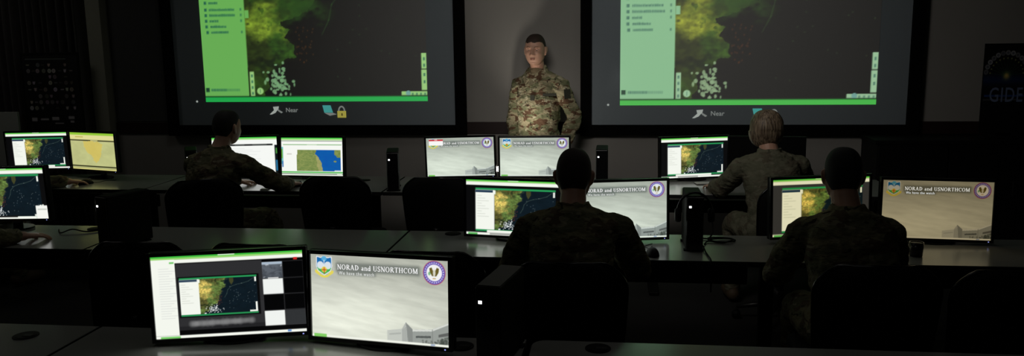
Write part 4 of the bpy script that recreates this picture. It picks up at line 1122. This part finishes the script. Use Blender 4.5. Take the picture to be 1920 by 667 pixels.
# ------------------------------------------------------------------ seated people
def seated(label, px, py, yaw, c7, headc, faceyaw, sh, el, wr, hd, cloth, hair, voxel=.006, curl=.5, knee_open=.16, pitch=-.1, slim=1.0):
    h = Vector((math.sin(yaw), math.cos(yaw), 0)); r = Vector((h.y, -h.x, 0)); P = Vector((px, py, .585)); N = Vector(c7)
    W = P.lerp(N, .33)-h*.015; C = P.lerp(N, .68)
    kn = [P+h*.40-r*knee_open-Vector((0, 0, .03)), P+h*.40+r*knee_open-Vector((0, 0, .03))]
    an = [P+h*.42-r*knee_open*.95, P+h*.42+r*knee_open*.95]
    for a in an: a.z = .105
    f = (math.sin(faceyaw), math.cos(faceyaw))
    return person(label, (px, py, 0), (h.x, h.y), P, W, C, c7, headc, f, sh, el, wr, hd, kn, an, cloth, hair, voxel, curl, pitch, slim=slim)
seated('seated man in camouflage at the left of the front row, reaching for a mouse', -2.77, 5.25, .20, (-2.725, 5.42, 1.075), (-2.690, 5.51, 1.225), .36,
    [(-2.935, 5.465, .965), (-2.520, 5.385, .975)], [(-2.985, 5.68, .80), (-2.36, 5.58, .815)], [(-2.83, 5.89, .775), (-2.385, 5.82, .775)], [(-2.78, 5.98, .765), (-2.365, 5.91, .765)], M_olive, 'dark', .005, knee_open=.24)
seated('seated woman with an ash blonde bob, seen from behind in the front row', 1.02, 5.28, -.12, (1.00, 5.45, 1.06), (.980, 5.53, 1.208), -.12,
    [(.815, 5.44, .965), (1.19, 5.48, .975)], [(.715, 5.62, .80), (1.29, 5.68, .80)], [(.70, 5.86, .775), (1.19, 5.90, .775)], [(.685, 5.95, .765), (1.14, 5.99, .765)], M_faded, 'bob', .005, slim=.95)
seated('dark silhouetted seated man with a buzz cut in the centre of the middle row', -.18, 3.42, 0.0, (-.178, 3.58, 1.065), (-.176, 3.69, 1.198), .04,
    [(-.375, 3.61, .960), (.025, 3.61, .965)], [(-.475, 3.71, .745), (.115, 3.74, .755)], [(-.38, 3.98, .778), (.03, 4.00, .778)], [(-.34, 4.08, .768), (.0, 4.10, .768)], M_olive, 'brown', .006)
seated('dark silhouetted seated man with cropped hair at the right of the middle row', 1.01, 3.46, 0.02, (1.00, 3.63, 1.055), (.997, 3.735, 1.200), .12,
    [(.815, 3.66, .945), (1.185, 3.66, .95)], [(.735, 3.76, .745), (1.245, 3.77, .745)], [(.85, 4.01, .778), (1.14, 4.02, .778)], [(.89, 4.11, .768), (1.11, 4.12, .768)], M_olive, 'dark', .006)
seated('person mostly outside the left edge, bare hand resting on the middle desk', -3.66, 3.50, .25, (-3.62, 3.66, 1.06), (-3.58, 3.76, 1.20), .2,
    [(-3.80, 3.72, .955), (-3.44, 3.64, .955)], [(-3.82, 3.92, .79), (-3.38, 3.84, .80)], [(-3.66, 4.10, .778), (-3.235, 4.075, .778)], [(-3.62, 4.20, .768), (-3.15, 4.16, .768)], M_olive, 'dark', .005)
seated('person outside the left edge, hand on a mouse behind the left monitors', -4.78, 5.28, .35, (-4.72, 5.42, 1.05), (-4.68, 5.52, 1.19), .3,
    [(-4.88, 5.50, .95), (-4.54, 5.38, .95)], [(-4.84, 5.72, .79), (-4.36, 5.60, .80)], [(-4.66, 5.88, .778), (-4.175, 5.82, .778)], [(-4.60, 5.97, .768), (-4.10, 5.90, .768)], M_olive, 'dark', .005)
chair('black office chair of the man seated at the left of the front row', -2.76, 5.24, .50, g2)
chair('black office chair of the blonde woman', 1.05, 5.28, .18, g2)
chair('black office chair of the silhouetted man in the centre', -.18, 3.42, 0, g2)
chair('black office chair of the silhouetted man at right', 1.01, 3.46, 0, g2)
chair('black office chair of the person outside the left edge, middle row', -3.66, 3.50, -.25, g2)
chair('black office chair of the person outside the left edge, front row', -4.78, 5.28, -.35, g2)
# shoulder patch, name tape and rank tab on the presenter
near_plate(pt, 'shoulder_patch', .062, .075, (-.372, 6.668, 1.375), (.55, -.80, .15), b0, M_patch)
near_plate(pt, 'name_tape', .11, .022, (-.515, 6.652, 1.370), (-.15, -.98, .12), b0, M_patch)
near_plate(pt, 'rank_tab', .04, .045, (-.655, 6.672, 1.345), (-.45, -.88, .1), b0, M_patch)

# ------------------------------------------------------------------ small things on the desks
def mouse(label, x, y, rz):
    t = thing('computer_mouse', label, 'mouse', (x, y, ZD), rz, 'computer mice')
    bm = bmesh.new(); bmesh.ops.create_uvsphere(bm, u_segments=20, v_segments=12, radius=1, matrix=Matrix.Diagonal((.033, .058, .040, 1)))
    for v in bm.verts:
        v.co.z = max(v.co.z, 0)
    bmesh.ops.remove_doubles(bm, verts=bm.verts, dist=.0005)
    obj('shell', bm, M_black, t, True)
    obj('scroll_wheel', bme(lambda b: cyl(b, (0, .034, .031), .008, .007, 12, 'X')), M_grey, t, True)
    bm = bmesh.new(); tube(bm, spline([(0, .056, .006), (.01, .10, .004), (-.02, .16, .004), (.03, .22, .004)], 5), .002, 6); obj('cord', bm, M_black, t, True)
mouse('black mouse beside the right elbow of the central silhouetted man', .195, 4.06, .1)
mouse('black mouse under the hand of the man at the left of the front row', -2.365, 5.915, -.3)
mouse('black mouse under the hand behind the left monitors', -4.09, 5.93, -.6)
def headset():
    t = thing('headset', 'black headset hung over the slim computer in the middle row', 'headset', (.405, 4.27, ZD+.285))
    bm = bmesh.new(); tube(bm, [(.085*math.cos(a), -.11, -.085+.10*math.sin(a)) for a in [math.pi*k/20 for k in range(21)]], .006, 8); obj('headband', bm, M_gloss, t, True)
    for s in (-1, 1):
        bm = bmesh.new(); cyl(bm, (s*.082, -.11, -.10), .036, .03, 22, 'X'); bmesh.ops.bevel(bm, geom=bm.edges[:], offset=.005, segments=2, affect='EDGES')
        obj('ear_cup', bm, M_black, t, True)
    bm = bmesh.new(); tube(bm, spline([(.085, -.12, -.12), (.088, -.16, -.17), (.06, -.185, -.21)], 5), .004, 6); obj('microphone_boom', bm, M_metal, t, True)
headset()
def cable(label, pts, r=.004):
    t = thing('cable', label, 'cable', pts[0], 0, 'loose cables'); bm = bmesh.new()
    tube(bm, spline([Vector(p)-Vector(pts[0]) for p in pts], 6), r, 6); obj('cord', bm, M_black, t, True)
z = ZD+.006
cable('black cable looped on the middle desk right of the headset', [(.46, 4.42, z), (.52, 4.40, z), (.60, 4.42, z), (.64, 4.38, z), (.60, 4.34, z), (.53, 4.35, z), (.50, 4.38, z+.01), (.57, 4.385, z+.012), (.625, 4.36, z+.01), (.57, 4.32, z), (.50, 4.35, z), (.47, 4.28, z)])
cable('black cable running forward over the middle desk edge beside the headset', [(.455, 4.20, z+.012), (.46, 4.12, z), (.465, 4.04, z), (.468, 3.975, z), (.470, 3.952, ZD-.02), (.470, 3.95, ZD-.15)])
cable('thin black cable lying on the desk at the left edge', [(-3.22, 4.38, z), (-3.15, 4.30, z), (-3.12, 4.36, z+.008), (-3.02, 4.34, z), (-2.95, 4.40, z)])
# cup, paper pads, work lamp
t = thing('cup', 'small glossy black cup below the tan monitor', 'cup', (1.465, 4.135, ZD))
bm = bmesh.new(); cyl(bm, (0, 0, .034), .030, .068, 28, 'Z', .034); bmesh.ops.bevel(bm, geom=[e for e in bm.edges if abs(e.verts[0].co.z-e.verts[1].co.z) < .001], offset=.003, segments=2, affect='EDGES'); obj('cup_body', bm, M_gloss, t, True)
bm = bmesh.new(); ring = [Vector((.031*math.cos(a), .031*math.sin(a), .0685)) for a in [2*math.pi*k/28 for k in range(29)]]; tube(bm, ring, .0025, 6); obj('rim', bm, M_gloss, t, True)
def pad(label, x, y, rz, w, d):
    t = thing('paper_pad', label, 'paper', (x, y, ZD), rz, 'paper pads')
    obj('backing', bx((0, 0, .002), (w+.006, d+.006, .004)), M_black, t); obj('sheet', bx((0, 0, .0065), (w, d, .005)), M_paper, t)
pad('white paper pad in front of the man at the left of the front row', -2.555, 5.765, .1, .055, .05)
pad('white paper pad by the hand of the blonde woman', .655, 6.16, .2, .11, .07)
t = thing('work_lamp', 'tiny glowing work lamp between the two front sky picture monitors', 'lamp', (-.885, 6.345, ZD))
obj('lamp_foot', bme(lambda b: cyl(b, (0, 0, .006), .03, .012, 20)), M_black, t); obj('lamp_stem', bme(lambda b: cyl(b, (0, 0, .032), .006, .04, 10)), M_metal, t)
obj('lamp_globe', bme(lambda b: bmesh.ops.create_uvsphere(b, u_segments=20, v_segments=12, radius=.023, matrix=Matrix.Translation((0, 0, .074)))), M_lampw, t, True)
lamp('work_lamp_light', 'SPOT', (-.87, 6.375, ZD+.10), (-.630, 6.72, 1.55), 13.0, (1.0, .93, .80), spot_size=1.45, spot_blend=1.0, shadow_soft_size=.05)

# ------------------------------------------------------------------ boards and cabinet at the sides
t = thing('emblem_board', 'black board with rows of faint round emblems before the curtain', 'board', (-5.02, 6.93, 0))
obj('panel', bx((0, .01, 1.40), (.56, .016, .70), .002), M_black, t)
me = raster(pic_emblems(), .53, .66, 'emblem_print'); me.materials.append(screen_mat('emblem_ink', (2.0, 2.0, 2.0), emit=False, rough=.6)); o = child('emblem_print', me, t, (0, .0005, 1.395))
for s in (-1, 1):
    bm = bmesh.new(); tube(bm, [(s*.22, .03, 1.6), (s*.25, .0, .9), (s*.28, -.03, .01)], .010, 8); obj('easel_leg', bm, M_metal, t)
bm = bmesh.new(); tube(bm, [(0, .03, 1.6), (0, .06, .8), (0, .09, .01)], .010, 8); obj('easel_leg', bm, M_metal, t)
t = thing('grey_partition', 'plain grey free-standing board at the left edge', 'board', (-5.72, 6.82, 0))
obj('panel', bx((0, 0, .70), (.86, .03, 1.06), .004), M_board, t)
for s in (-1, 1): obj('foot', bme(lambda b: box(b, Vector((s*.36, 0, .09)), (.04, .03, .17)), lambda b: box(b, Vector((s*.36, 0, .01)), (.05, .36, .02))), M_metal, t)
t = thing('credenza', 'wide black cabinet against the wall at the right', 'cabinet', (2.83, 6.93, 0))
obj('carcass', bx((0, .0, .50), (1.58, .42, .94), .004), M_black, t); obj('cabinet_top', bx((0, 0, .985), (1.62, .45, .03), .004), M_black, t)
for k in range(3):
    d = obj('door', bx((-.525+.525*k, -.218, .50), (.515, .018, .90), .003), M_black, t); obj('handle', bx((-.525+.525*k+.22, -.232, .62), (.012, .012, .12), .003), M_metal, d)
t = thing('poster_board', 'dark poster with rays, round emblems and blue block letters on the cabinet', 'poster', (3.045, 6.95, 1.0), 0)
PW, PH = .345, .70
obj('board', bx((0, .006, PH/2+.03), (PW, .010, PH), .001), M_black, t)
me = raster(pic_gide(), PW-.006, PH-.006, 'poster_print'); me.materials.append(screen_mat('poster_ink', (.9, .9, .9), emit=False, rough=.5)); child('poster_print', me, t, (0, -.0002, PH/2+.03))
me = text_mesh('GIDE', 'poster_title', width=.245, height=.115, spacing=1.12, weight=.01); me.materials.append(mat('title_blue', (.16, .21, .36), .5)); child('poster_title', me, t, (-.115, -.0012, .275))
for s in (-1, 1): obj('foot', bme(lambda b: box(b, Vector((s*.10, -.02, .016)), (.035, .12, .03), 0, .004)), M_black, t)
